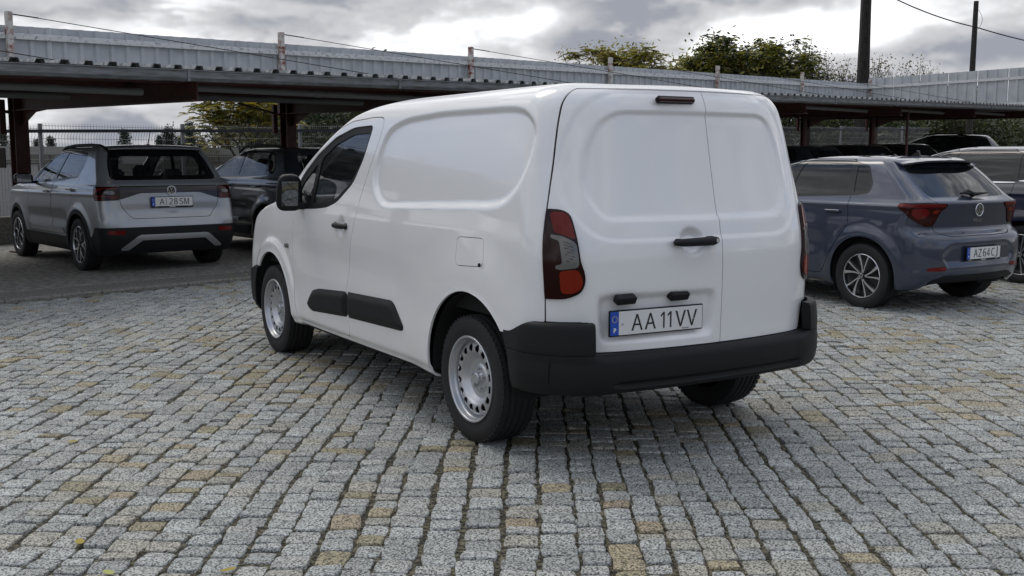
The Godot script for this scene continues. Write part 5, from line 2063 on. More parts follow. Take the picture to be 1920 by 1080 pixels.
# what a passenger car has in common: shell with openings, doors, glass, wheels, seats
func car(o: Node3D, d: Dictionary) -> Patch:
	var all := AABB(Vector3(-2, -1, -2), Vector3(8, 4, 4))
	var sh := body(d.keys, d.get("sub", 5), d.get("cnt", [34, 6, 120, 30, 10]), d.get("bow_r", 0.05), d.get("bow_f", 0.16), d.taper, d.get("relief", no_relief))
	var dlo: Shape = d.dlo
	var wb: float = d.wb
	var ar: float = d.arch
	var ay: float = d.get("arch_y", 0.33)
	var a0 := arch(0.0, ay, ar, 0.75)
	var a1 := arch(wb, ay, ar, 0.75)
	var first := [a0, a1, flat_y(d.get("low", 0.24))]
	var scr: Shape = d.screen
	var panes := [front_only(scr, -1.0, 0.0, d.screen_x)]
	if d.has("rear_glass"):
		panes.append(rear_only(d.rear_glass, -1.0, 0.0, d.rear_x))
	for l in d.get("lamps", []):
		panes.append(func(b: Vector3) -> float: return -lamp_in(l, b, d.lamp_lim))
	var clad: Callable = d.get("clad", no_relief)
	if d.has("clad"):
		first.append(clad)
	var holes := [least(first), both_sides(dlo, -1.0), least(panes)]
	var doors: Array = d.get("doors", [])
	var gate: Shape = d.get("tailgate", null)
	var paint_m: Material = d.paint
	var shell_holes := holes.duplicate()
	var cuts := []
	for q in doors:
		cuts.append(side_only(q, -1.0, 0.003))
	if gate:
		cuts.append(rear_only(gate, -1.0, 0.003, d.rear_x))
	if cuts:
		shell_holes.append(least(cuts))
	part(o, "body_shell", carve(sh, all, shell_holes, 0.0, 0.014), paint_m)
	for q in doors:
		var r: Rect2 = q.r.grow(0.05)
		var dn := part(o, "door", carve(sh, AABB(Vector3(r.position.x, r.position.y, -2), Vector3(r.size.x, r.size.y, 1.6)), [on_side(q, 1.0, -0.003)] + holes, 0.0, 0.014), paint_m)
		var hx: float = q.get_meta("handle") if q.has_meta("handle") else 0.0
		if hx:
			var hp := Patch.new()
			var hy: float = q.get_meta("handle_y")
			box(hp, Vector3(hx, hy, -d.keys[4][0] - 0.004), Vector3(0.19, 0.030, 0.036), 0.012)
			part(dn, "door_handle", hp, paint_m if d.get("painted_handles", true) else M.gloss_black)
	if gate:
		var r: Rect2 = gate.r.grow(0.05)
		part(o, "tailgate", carve(sh, AABB(Vector3(-2, r.position.y, -1), Vector3(2.0 + d.rear_x, r.size.y, 2)), [rear_only(gate, 1.0, -0.003, d.rear_x)] + holes, 0.0, 0.014), paint_m)
	if d.has("clad"):
		part(o, "cladding", carve(sh, all, [a0, a1, flat_y(d.get("low", 0.24)), func(b: Vector3) -> float: return -clad.call(b)], 0.006, 0.02), M.black_plastic)
	# glass and its dark frames, both sides
	for sg in [-1.0, 1.0]:
		var sb := AABB(Vector3(-1.5, 0.6, -2.0 if sg < 0 else 0.4), Vector3(5, 1.4, 1.6))
		var fr := [on_side(dlo, 1.0)]
		for q in d.panes:
			fr.append(on_side(q, -1.0))
		part(o, "window_frame", carve(sh, sb, fr, -0.004, 0.012), M.gloss_black)
		for k in d.panes.size():
			part(o, "side_window", carve(sh, sb, [on_side(d.panes[k], 1.0, 0.004)], -0.009, 0.0), d.get("side_glass", M.tinted_glass))
	if d.has("rear_glass"):
		var rb := AABB(Vector3(-2, 0.8, -1), Vector3(2.0 + d.rear_x, 1.0, 2))
		if d.has("rear_pane"):
			part(o, "rear_window_border", carve(sh, rb, [rear_only(d.rear_glass, 1.0, -0.002, d.rear_x), rear_only(d.rear_pane, -1.0, 0.0, d.rear_x)], -0.003, 0.01), M.gloss_black)
			part(o, "rear_window", carve(sh, rb, [rear_only(d.rear_pane, 1.0, 0.003, d.rear_x)], -0.006, 0.0), d.get("back_glass", M.tinted_glass))
		else:
			part(o, "rear_window", carve(sh, rb, [rear_only(d.rear_glass, 1.0, -0.002, d.rear_x)], -0.003, 0.0), d.get("back_glass", M.tinted_glass))
	part(o, "windscreen", carve(sh, AABB(Vector3(d.screen_x, 0.8, -1), Vector3(3, 1, 2)), [front_only(scr, 1.0, -0.002, d.screen_x)], -0.003, 0.0), M.clear_glass)
	# wheels, floor, liners
	for q in [[0.0, -1.0], [wb, -1.0], [0.0, 1.0], [wb, 1.0]]:
		wheel(o, Vector3(q[0], d.R - 0.004, q[1] * d.track), q[1] < 0.0, d.R, d.rim, 0.205, d.style)
	var ub := Patch.new()
	box(ub, Vector3(wb * 0.5, 0.33, 0), Vector3(wb - 2 * ar - 0.06, 0.22, d.track * 2.0))
	box(ub, Vector3(wb * 0.5, 0.50, 0), Vector3(wb + 1.2, 0.28, 1.05))
	box(ub, Vector3(-0.45, 0.46, 0), Vector3(0.30, 0.30, d.track * 1.8), 0.05)
	box(ub, Vector3(wb * 0.5, 0.70, 0), Vector3(wb + 1.1, 0.08, d.track * 2.0))
	part(o, "underbody", ub, M.underbody)
	for x in [0.0, wb]:
		for sg in [-1.0, 1.0]:
			part(o, "wheel_arch_liner", grid(18, 1, func(u: float, v: float) -> Vector3:
				var a := lerpf(-0.4, PI + 0.4, u)
				return Vector3(x + cos(a) * ar, ay + sin(a) * ar, sg * lerpf(0.5, d.track + 0.075, v))), M.underbody)
	var dx: float = d.get("seats", 1.35)
	for z in [-0.36, 0.36]:
		seat(o, Vector3(dx, d.get("seat_y", -0.02), z))
	if d.get("back_seat", true):
		var bs := Patch.new()
		box(bs, Vector3(dx - 1.15, 0.86 + d.get("seat_y", -0.02), 0), Vector3(0.16, 0.60, 1.25), 0.06, Basis(Vector3(0, 0, 1), 0.3))
		for z in [-0.38, 0.38]:
			box(bs, Vector3(dx - 1.27, 1.19 + d.get("seat_y", -0.02), z), Vector3(0.10, 0.15, 0.26), 0.045)
		part(o, "rear_bench", bs, M.interior)
	var ds := Patch.new()
	box(ds, Vector3(dx + 1.0, 0.86, 0), Vector3(0.5, 0.28, d.track * 1.75), 0.08)
	part(o, "dashboard", ds, M.interior)
	# parcel shelf and inner door trim keep the cabin dark below the glass
	var tr := Patch.new()
	for sg in [-1.0, 1.0]:
		box(tr, Vector3(dx - 0.2, 0.80, sg * (d.track - 0.09)), Vector3(2.6, 0.52, 0.05), 0.02)
	part(o, "inner_trim", tr, M.interior)
	return sh

func lamp_in(l: Shape, b: Vector3, lim: Array) -> float:   # inside a lamp drawn in the rear view and cut off along the flank
	if b.x > 0.3:
		return -0.15
	return minf(l.f(Vector2(absf(b.z), b.y)), curve(lim, b.y) - b.x)

func door_shape(a: Array, r: float, hx: float, hy: float) -> Shape:
	var s := shape(a, r)
	s.set_meta("handle", hx)
	s.set_meta("handle_y", hy)
	return s

func car_mirror(o: Node3D, at: Vector3, sg: float, m: Material, sc := 1.0) -> void:
	var mn := Node3D.new()
	mn.name = "door_mirror"
	o.add_child(mn, true)
	mn.position = at
	var hs := grid(16, 10, func(u: float, v: float) -> Vector3:
		var la := lerpf(-PI / 2, PI / 2, v)
		var lo := TAU * u
		var d := Vector3(cos(la) * cos(lo), sin(la), cos(la) * sin(lo))
		var e := Vector3(signf(d.x) * absf(d.x) ** 0.7, signf(d.y) * absf(d.y) ** 0.7, signf(d.z) * absf(d.z) ** 0.65)
		return Vector3(e.x * (0.085 if e.x > 0.0 else 0.02), e.y * 0.070, e.z * 0.115) * sc, true)
	part(mn, "mirror_housing", hs, m)
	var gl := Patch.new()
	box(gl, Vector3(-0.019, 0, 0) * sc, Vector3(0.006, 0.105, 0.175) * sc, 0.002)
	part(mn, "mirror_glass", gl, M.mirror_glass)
	var arm := Patch.new()
	box(arm, Vector3(0.02, -0.05, -sg * 0.12) * sc, Vector3(0.07, 0.035, 0.12) * sc, 0.015)
	part(mn, "mirror_arm", arm, M.black_plastic)

func build_cars() -> void:
	silver_suv()
	blue_hatchback()
	navy_car()
	graphite_suv()
	distant_cars()

func silver_suv() -> void:
	var o := thing("compact_suv", "silver compact SUV with black cladding parked under the carport", "car", pose(-4.684, -13.6, 2.275, 0.044))
	var gate := shape([0.60, 1.56, 0.66, 1.12, 0.62, 1.06, 0.62, 0.86, 0.60, 0.80, 0.49, 0.665, -0.49, 0.665, -0.60, 0.80, -0.62, 0.86, -0.62, 1.06, -0.66, 1.12, -0.60, 1.56], 0.03)
	var keys := [
		[0.80, 0.20, -0.74, 0.24, 3.20, 0.2, 0.18, 0.2], [0.855, 0.30, -0.80, 0.33, 3.30, 0.3, 0.20, 0.25], [0.872, 0.45, -0.835, 0.46, 3.36, 0.45, 0.20, 0.3],
		[0.880, 0.60, -0.835, 0.59, 3.38, 0.6, 0.20, 0.3], [0.880, 0.76, -0.800, 0.72, 3.37, 0.75, 0.20, 0.3], [0.872, 0.90, -0.775, 0.88, 3.33, 0.86, 0.20, 0.35],
		[0.862, 0.98, -0.765, 0.99, 3.2, 0.93, 0.20, 0.35], [0.848, 1.035, -0.735, 1.07, 2.75, 1.0, 0.18, 0.3], [0.825, 1.075, -0.66, 1.115, 2.32, 1.05, 0.16, 0.25],
		[0.785, 1.20, -0.555, 1.22, 2.0, 1.20, 0.15, 0.22], [0.74, 1.33, -0.455, 1.34, 1.66, 1.34, 0.15, 0.22], [0.695, 1.44, -0.36, 1.45, 1.36, 1.455, 0.15, 0.22],
		[0.655, 1.495, -0.31, 1.505, 1.17, 1.505, 0.15, 0.22], [0.56, 1.53, -0.27, 1.535, 0.95, 1.535, 0.14, 0.2], [0.35, 1.548, -0.05, 1.55, 0.7, 1.55, 0.1, 0.1], [0.01, 1.556, 0.2, 1.556, 0.5, 1.556, 0.01, 0.01]]
	var relief := func(b: Vector3) -> float:
		var f := 0.0
		if absf(b.z) > 0.6 and b.x > -0.60:
			var keep := sst(-0.60, -0.48, b.x)
			f += 0.018 * (1.0 - sst(0.42, 0.52, Vector2(b.x, b.y - 0.33).length())) + 0.018 * (1.0 - sst(0.42, 0.52, Vector2(b.x - 2.551, b.y - 0.33).length()))
			f -= 0.022 * (1.0 - sst(0.0, 0.14, absf(b.y - 0.62))) * sst(0.35, 0.6, b.x) * (1.0 - sst(1.9, 2.15, b.x))
			f += 0.010 * (1.0 - sst(0.0, 0.03, absf(b.y - 0.945 + 0.012 * b.x)))
			f *= keep
		elif b.x < 0.0:
			f -= (0.012 * (1.0 - sst(0.66, 0.70, b.y)) * sst(0.57, 0.60, b.y) + 0.018 * (1.0 - sst(0.0, 0.10, absf(b.y - 0.75)))) * (1.0 - sst(0.55, 0.72, absf(b.z)))
		return f
	var lamp := shape([0.62, 1.045, 0.95, 1.045, 0.95, 0.90, 0.93, 0.875, 0.62, 0.885], 0.02)
	var dlo := shape([1.99, 1.065, 1.55, 1.30, 1.18, 1.465, 0.80, 1.49, 0.30, 1.475, 0.03, 1.445, 0.04, 1.27, 0.15, 1.14, 1.07, 1.085], 0.03)
	var d := {"keys": keys, "wb": 2.551, "arch": 0.375, "R": 0.328, "rim": 0.226, "track": 0.785, "style": "blade", "paint": M.silver_paint, "taper": [[-0.8, 0.97], [0.0, 1.0], [2.2, 1.0], [3.4, 0.93]],
		"relief": relief, "bow_r": 0.07, "dlo": dlo, "rear_x": 0.2, "lamp_lim": [[0.87, -0.56], [1.05, -0.50]], "lamps": [lamp], "tailgate": gate, "low": 0.22,
		"panes": [shape([1.88, 1.09, 1.50, 1.30, 1.17, 1.44, 0.87, 1.46, 1.07, 1.115], 0.02), shape([0.77, 1.462, 0.30, 1.45, 0.07, 1.42, 0.08, 1.28, 0.18, 1.165, 0.98, 1.12], 0.02)],
		"rear_glass": shape([0.575, 1.495, -0.575, 1.495, -0.64, 1.32, -0.672, 1.15, -0.63, 1.12, 0.63, 1.12, 0.672, 1.15, 0.64, 1.32], 0.03),
		"rear_pane": shape([0.47, 1.415, -0.47, 1.415, -0.55, 1.21, -0.53, 1.175, 0.53, 1.175, 0.55, 1.21], 0.03),
		"screen": shape([0.66, 1.10, 0.58, 1.42, 0.5, 1.47, -0.5, 1.47, -0.58, 1.42, -0.66, 1.10], 0.06), "screen_x": 1.0, "back_glass": M.clear_glass, "side_glass": M.tinted_glass, "painted_handles": true,
		"doors": [door_shape([2.02, 0.42, 2.02, 0.95, 1.98, 1.07, 1.5, 1.34, 1.16, 1.485, 0.80, 1.505, 1.02, 1.1, 1.05, 0.42], 0.03, 1.20, 0.955), door_shape([1.04, 0.42, 1.01, 1.1, 0.79, 1.505, 0.0, 1.465, 0.02, 1.25, 0.17, 1.05, 0.28, 0.80, 0.44, 0.55, 0.52, 0.42], 0.03, 0.27, 1.0)],
		"clad": func(b: Vector3) -> float:
			if absf(b.z) > 0.6 and b.x > -0.42:
				return minf(b.y - 0.405, minf(Vector2(b.x, (b.y - 0.33) * (0.75 if b.y < 0.33 else 1.0)).length(), Vector2(b.x - 2.551, (b.y - 0.33) * (0.75 if b.y < 0.33 else 1.0)).length()) - 0.43)
			return b.y - lerpf(0.56, 0.41, sst(-0.56, -0.40, b.x))}
	var sh := car(o, d)
	# lamps, band with emblem, plate, lower trim
	var rb := AABB(Vector3(-1.2, 0.3, -1.2), Vector3(0.95, 1.0, 2.4))
	for sg in [-1.0, 1.0]:
		var one := carve(sh, rb, [func(b: Vector3) -> float: return lamp_in(lamp, b, d.lamp_lim) - 0.001, func(b: Vector3) -> float: return sg * b.z], 0.0, 0.0)
		var base := part(o, "tail_lamp", skirt(pushed(one, 0.010), 0.03), M.black_lens)
		for q in [["bright_lens", shape([0.665, 0.995, 0.775, 0.995, 0.785, 0.970, 0.775, 0.952, 0.665, 0.952], 0.008), M.clear_lens, 0.013], ["red_lens", shape([0.635, 1.03, 0.80, 1.032, 0.87, 0.99, 0.87, 0.925, 0.635, 0.918, 0.635, 0.933, 0.845, 0.94, 0.84, 0.98, 0.79, 1.018, 0.635, 1.015], 0.004), M.red_lens, 0.013], ["lower_lens", shape([0.635, 0.908, 0.90, 0.912, 0.90, 0.892, 0.635, 0.890], 0.003), M.red_lens, 0.013]]:
			var sq: Shape = q[1]
			part(base, q[0], skirt(pushed(clip(one, func(b: Vector3) -> float: return sq.f(Vector2(absf(b.z), b.y))), q[3]), 0.006), q[2])
	var band := shape([0.618, 1.05, -0.618, 1.05, -0.618, 0.89, -0.40, 0.958, -0.36, 0.965, 0.36, 0.965, 0.40, 0.958, 0.618, 0.89], 0.01)
	part(o, "tail_band", carve(sh, rb, [rear_only(band, 1.0, 0.0, -0.35)], 0.006, 0.012), M.gloss_black)
	var stripe := shape([0.612, 1.002, 0.12, 1.000, -0.12, 1.000, -0.612, 1.002, -0.612, 0.965, -0.45, 0.984, 0.45, 0.984, 0.612, 0.965], 0.003)
	part(o, "reflector_band", carve(sh, rb, [rear_only(stripe, 1.0, 0.0, -0.35)], 0.008, 0.006), mat("smoked_red", Color(0.030, 0.012, 0.012), 0.2))
	var em := Patch.new()
	emblem(em, 0.058, Transform3D(Basis(Vector3(0, 0, 1), Vector3.UP, Vector3(-1, 0, 0)), Vector3(-0.786, 0.992, 0)))
	part(o, "emblem", em, M.chrome)
	number_plate(o, Transform3D(Basis(Vector3(0, 0, 1), Vector3.UP, Vector3(-1, 0, 0)), Vector3(-0.800, 0.858, 0)), "AI 28 SM", "", true)
	part(o, "lettering", text_mesh("T - C R O S S", 0.020, 0.004), M.satin_silver, Transform3D(Basis(Vector3(0, 0, 1), Vector3.UP, Vector3(-1, 0, 0)), Vector3(-0.803, 0.742, 0)))
	for sg in [-1.0, 1.0]:
		var rf := shape([0.575, 0.525, 0.79, 0.525, 0.79, 0.478, 0.60, 0.478], 0.006)
		part(o, "reflector", carve(sh, rb, [mirrored_rear(rf, 1.0, 0.0, -0.35), mirrored_rear(shape([0.61, 0.512, 0.75, 0.512, 0.75, 0.491, 0.625, 0.491], 0.003), -1.0, 0.0, -0.35), func(b: Vector3) -> float: return sg * b.z], 0.010, 0.008), M.red_lens)
	var trim := shape([0.66, 0.290, 0.455, 0.452, 0.41, 0.468, -0.41, 0.468, -0.455, 0.452, -0.66, 0.290, -0.55, 0.290, -0.395, 0.405, 0.395, 0.405, 0.55, 0.290], 0.008)
	part(o, "diffuser_trim", carve(sh, rb, [rear_only(trim, 1.0, 0.0, -0.35)], 0.018, 0.02), M.satin_silver)
	# roof rails, aerial, spoiler, mirrors, sill flash
	for sg in [-1.0, 1.0]:
		var rl := Patch.new()
		tube(rl, [Vector3(1.20, 1.485, sg * 0.62), Vector3(1.08, 1.520, sg * 0.618), Vector3(0.75, 1.542, sg * 0.612), Vector3(0.2, 1.545, sg * 0.60), Vector3(-0.08, 1.532, sg * 0.59), Vector3(-0.30, 1.485, sg * 0.575)], [0.02, 0.022, 0.022, 0.022, 0.024, 0.026], 8)
		part(o, "roof_rail", rl, M.black_plastic)
		car_mirror(o, Vector3(1.72, 1.115, sg * 1.0), sg, M.gloss_black, 1.05)
	var ae := Patch.new()
	tube(ae, [Vector3(-0.10, 1.54, 0), Vector3(-0.10, 1.56, 0)], [0.05, 0.02], 10)
	tube(ae, [Vector3(-0.10, 1.555, 0), Vector3(-0.20, 1.73, 0)], [0.008, 0.004], 6)
	part(o, "aerial", ae, M.black_plastic)
	var spo := grid(30, 8, func(u: float, v: float) -> Vector3:
		var z := lerpf(-0.60, 0.60, u)
		var a := v * TAU
		return Vector3(-0.345 + 0.05 * (z / 0.6) ** 2 + 0.10 * cos(a), 1.527 - 0.02 * (z / 0.6) ** 2 + 0.012 * sin(a) - 0.02 * cos(a) * -1.0, z), false, true)
	part(o, "roof_spoiler", spo, M.silver_paint)
	var fl := shape([1.92, 0.50, 0.62, 0.498, 0.52, 0.44, 1.92, 0.435], 0.01)
	part(o, "door_flash", carve(sh, AABB(Vector3(0.3, 0.3, -1.2), Vector3(2, 0.4, 0.8)), [on_side(fl, 1.0)], 0.008, 0.008), M.satin_silver)

func blue_hatchback() -> void:
	var o := thing("hatchback", "grey-blue hatchback with red tail lamps parked beside the white van", "car", pose(4.07, -10.55, 2.15))
	var keys := [
		[0.79, 0.18, -0.62, 0.27, 3.16, 0.2, 0.22, 0.2], [0.845, 0.27, -0.675, 0.32, 3.26, 0.3, 0.24, 0.25], [0.862, 0.42, -0.70, 0.44, 3.32, 0.45, 0.25, 0.3],
		[0.872, 0.56, -0.705, 0.57, 3.34, 0.55, 0.25, 0.35], [0.873, 0.68, -0.690, 0.695, 3.34, 0.65, 0.24, 0.38], [0.868, 0.80, -0.603, 0.775, 3.30, 0.76, 0.23, 0.4],
		[0.855, 0.94, -0.628, 0.93, 3.15, 0.85, 0.22, 0.4], [0.838, 1.01, -0.640, 1.015, 2.75, 0.93, 0.20, 0.32], [0.815, 1.05, -0.570, 1.065, 2.28, 0.99, 0.18, 0.26],
		[0.775, 1.15, -0.455, 1.16, 1.93, 1.14, 0.17, 0.24], [0.73, 1.26, -0.345, 1.26, 1.60, 1.28, 0.17, 0.24], [0.685, 1.35, -0.245, 1.345, 1.32, 1.375, 0.17, 0.24],
		[0.645, 1.40, -0.185, 1.395, 1.13, 1.415, 0.17, 0.24], [0.55, 1.435, -0.12, 1.425, 0.93, 1.44, 0.15, 0.2], [0.33, 1.452, 0.1, 1.447, 0.7, 1.455, 0.1, 0.1], [0.01, 1.458, 0.3, 1.455, 0.5, 1.46, 0.01, 0.01]]
	var plate_rec := shape([0.44, 0.635, -0.44, 0.635, -0.58, 0.53, -0.50, 0.43, 0.50, 0.43, 0.58, 0.53], 0.04)
	var relief := func(b: Vector3) -> float:
		var f := 0.0
		if absf(b.z) > 0.6 and b.x > -0.45:
			f += 0.020 * (1.0 - sst(0.40, 0.50, Vector2(b.x, b.y - 0.32).length())) + 0.020 * (1.0 - sst(0.40, 0.50, Vector2(b.x - 2.552, b.y - 0.32).length()))
			f -= 0.020 * (1.0 - sst(0.0, 0.16, absf(b.y - 0.60))) * sst(0.4, 0.65, b.x) * (1.0 - sst(1.9, 2.15, b.x))
			f += 0.012 * (sst(0.955, 0.975, b.y) - sst(0.975, 1.02, b.y))
		elif b.x < 0.0:
			f -= 0.016 * sst(0.0, 0.03, plate_rec.f(Vector2(-b.z, b.y)))
			f += 0.014 * (1.0 - sst(0.0, 0.02, absf(b.y - 0.368 - 0.03 * (1.0 - sst(0.4, 0.7, absf(b.z))))))
		return f
	var lamp := shape([0.44, 1.012, 0.70, 1.022, 1.10, 1.005, 1.10, 0.955, 0.86, 0.805, 0.62, 0.800, 0.58, 0.82, 0.52, 0.945, 0.46, 0.975], 0.012)
	var dlo := shape([1.95, 1.02, 1.55, 1.23, 1.15, 1.385, 0.75, 1.415, 0.30, 1.405, 0.08, 1.355, -0.02, 1.19, -0.01, 1.10, 0.15, 1.075, 1.0, 1.035], 0.025)
	var gate := shape([0.56, 1.36, 0.62, 1.08, 0.60, 1.03, 0.505, 0.99, 0.54, 0.93, 0.60, 0.81, 0.56, 0.74, 0.45, 0.71, -0.45, 0.71, -0.56, 0.74, -0.60, 0.81, -0.54, 0.93, -0.505, 0.99, -0.60, 1.03, -0.62, 1.08, -0.56, 1.36], 0.03)
	var d := {"keys": keys, "wb": 2.552, "arch": 0.365, "arch_y": 0.325, "R": 0.313, "rim": 0.212, "track": 0.765, "style": "swirl", "paint": M.smoky_blue_paint, "taper": [[-0.75, 0.95], [0.0, 1.0], [2.2, 1.0], [3.35, 0.92]],
		"relief": relief, "bow_r": 0.09, "dlo": dlo, "rear_x": 0.2, "lamp_lim": [[0.80, -0.545], [0.90, -0.46], [0.985, -0.36], [1.01, -0.37]], "lamps": [lamp], "tailgate": gate, "low": 0.22,
		"panes": [shape([1.86, 1.05, 1.50, 1.235, 1.15, 1.36, 0.98, 1.375, 1.10, 1.065], 0.02), shape([0.90, 1.385, 0.62, 1.388, 0.30, 1.378, 0.255, 1.10, 0.99, 1.065], 0.015), shape([0.225, 1.365, 0.10, 1.335, 0.015, 1.19, 0.02, 1.125, 0.18, 1.10], 0.025)],
		"rear_glass": shape([0.545, 1.345, -0.545, 1.345, -0.60, 1.12, -0.575, 1.068, 0.575, 1.068, 0.60, 1.12], 0.025),
		"screen": shape([0.66, 1.05, 0.58, 1.33, 0.5, 1.38, -0.5, 1.38, -0.58, 1.33, -0.66, 1.05], 0.06), "screen_x": 0.9, "back_glass": M.privacy_glass, "side_glass": M.privacy_glass,
		"doors": [door_shape([2.0, 0.30, 2.0, 0.9, 1.95, 1.02, 1.5, 1.27, 1.14, 1.40, 0.94, 1.425, 1.05, 1.03, 1.06, 0.30], 0.03, 1.22, 0.90), door_shape([1.05, 0.30, 1.04, 1.03, 0.93, 1.425, 0.30, 1.42, 0.22, 1.36, 0.20, 1.05, 0.175, 0.80, 0.32, 0.60, 0.47, 0.34, 0.52, 0.30], 0.03, 0.36, 0.92)]}
	var sh := car(o, d)
	var rb := AABB(Vector3(-1.2, 0.2, -1.2), Vector3(1.1, 1.1, 2.4))
	for sg in [-1.0, 1.0]:
		var one := carve(sh, rb, [func(b: Vector3) -> float: return lamp_in(lamp, b, d.lamp_lim) - 0.001, func(b: Vector3) -> float: return sg * b.z], 0.0, 0.0)
		var base := part(o, "tail_lamp", skirt(pushed(one, 0.008), 0.02), M.deep_red_lens)
		for q in [["upper_lens", shape([0.46, 1.003, 0.70, 1.010, 0.90, 1.000, 0.90, 0.978, 0.70, 0.982, 0.47, 0.983], 0.004), M.red_lens], ["centre_lens", shape([0.70, 0.975, 0.80, 0.965, 0.80, 0.90, 0.74, 0.86, 0.66, 0.915, 0.66, 0.945], 0.008), M.red_lens], ["bright_lens", shape([0.535, 0.955, 0.645, 0.950, 0.635, 0.925, 0.56, 0.925], 0.005), M.orange_red_lens]]:
			var sq: Shape = q[1]
			part(base, q[0], skirt(pushed(clip(one, func(b: Vector3) -> float: return sq.f(Vector2(absf(b.z), b.y))), 0.0105), 0.005), q[2])
		var rf := shape([0.48, 0.435, 0.70, 0.428, 0.72, 0.395, 0.52, 0.395], 0.006)
		part(o, "reflector", carve(sh, rb, [mirrored_rear(rf, 1.0, 0.0, -0.15), func(b: Vector3) -> float: return sg * b.z], 0.006, 0.01), M.red_lens)
		car_mirror(o, Vector3(1.68, 1.06, sg * 0.97), sg, M.smoky_blue_paint)
	var dif := shape([0.66, 0.30, 0.50, 0.345, -0.50, 0.345, -0.66, 0.30, -0.6, 0.23, 0.6, 0.23], 0.02)
	part(o, "diffuser", carve(sh, AABB(Vector3(-1.2, 0.1, -1.2), Vector3(1.0, 0.6, 2.4)), [rear_only(dif, 1.0, 0.0, -0.2)], 0.004, 0.01), M.black_plastic)
	# spoiler over the window, wiper, badge, lettering, aerial fin
	var sp := Patch.new()
	var top := grid(36, 10, func(u: float, v: float) -> Vector3:
		var z := lerpf(-0.575, 0.575, u)
		var e := (absf(z) / 0.575) ** 3
		return Vector3(lerpf(-0.02, -0.300, v) + 0.10 * e * v, lerpf(1.432, 1.405, v) - 0.035 * e - 0.012 * v * v, z))
	join(sp, skirt(top, 0.018))
	part(o, "roof_spoiler", sp, M.smoky_blue_paint)
	var un := grid(36, 4, func(u: float, v: float) -> Vector3:
		var z := lerpf(-0.555, 0.555, u)
		var e := (absf(z) / 0.575) ** 3
		return Vector3(lerpf(-0.292, -0.19, v) + 0.10 * e * (1.0 - v), lerpf(1.376, 1.350, v) - 0.033 * e, z))
	part(o, "spoiler_underside", un, M.gloss_black)
	var wi := Patch.new()
	tube(wi, [Vector3(-0.588, 1.085, -0.02), Vector3(-0.560, 1.118, -0.08), Vector3(-0.575, 1.10, -0.20), Vector3(-0.578, 1.098, 0.12)].slice(0, 3), [0.028, 0.022, 0.010], 8)
	tube(wi, [Vector3(-0.575, 1.105, -0.14), Vector3(-0.585, 1.093, 0.02), Vector3(-0.575, 1.10, 0.22)], [0.012, 0.018, 0.006], 6)
	part(o, "rear_wiper", wi, M.black_plastic)
	var em := Patch.new()
	emblem(em, 0.062, Transform3D(Basis(Vector3(0, 0, 1), Vector3.UP, Vector3(-1, 0, 0)), Vector3(-0.646, 0.945, 0)))
	part(o, "emblem", em, M.chrome)
	part(o, "lettering", text_mesh("P O L O", 0.026, 0.004, "Droid Sans", 700), M.chrome, Transform3D(Basis(Vector3(0, 0, 1), Vector3.UP, Vector3(-1, 0, 0)), Vector3(-0.630, 0.845, 0)))
	number_plate(o, Transform3D(Basis(Vector3(0, 0, 1), Vector3.UP, Vector3(-1, 0, 0)), Vector3(-0.712, 0.545, 0)), "AZ 64 CJ", "", true)
	var fin := Patch.new()
	prism(fin, PackedVector2Array([Vector2(-0.075, 0), Vector2(-0.06, 0.055), Vector2(-0.03, 0.058), Vector2(0.085, 0)]), Vector3(0.10, 1.445, -0.012), Vector3.RIGHT, Vector3.UP, 0.024, 0.004)
	part(o, "aerial_fin", fin, M.gloss_black)

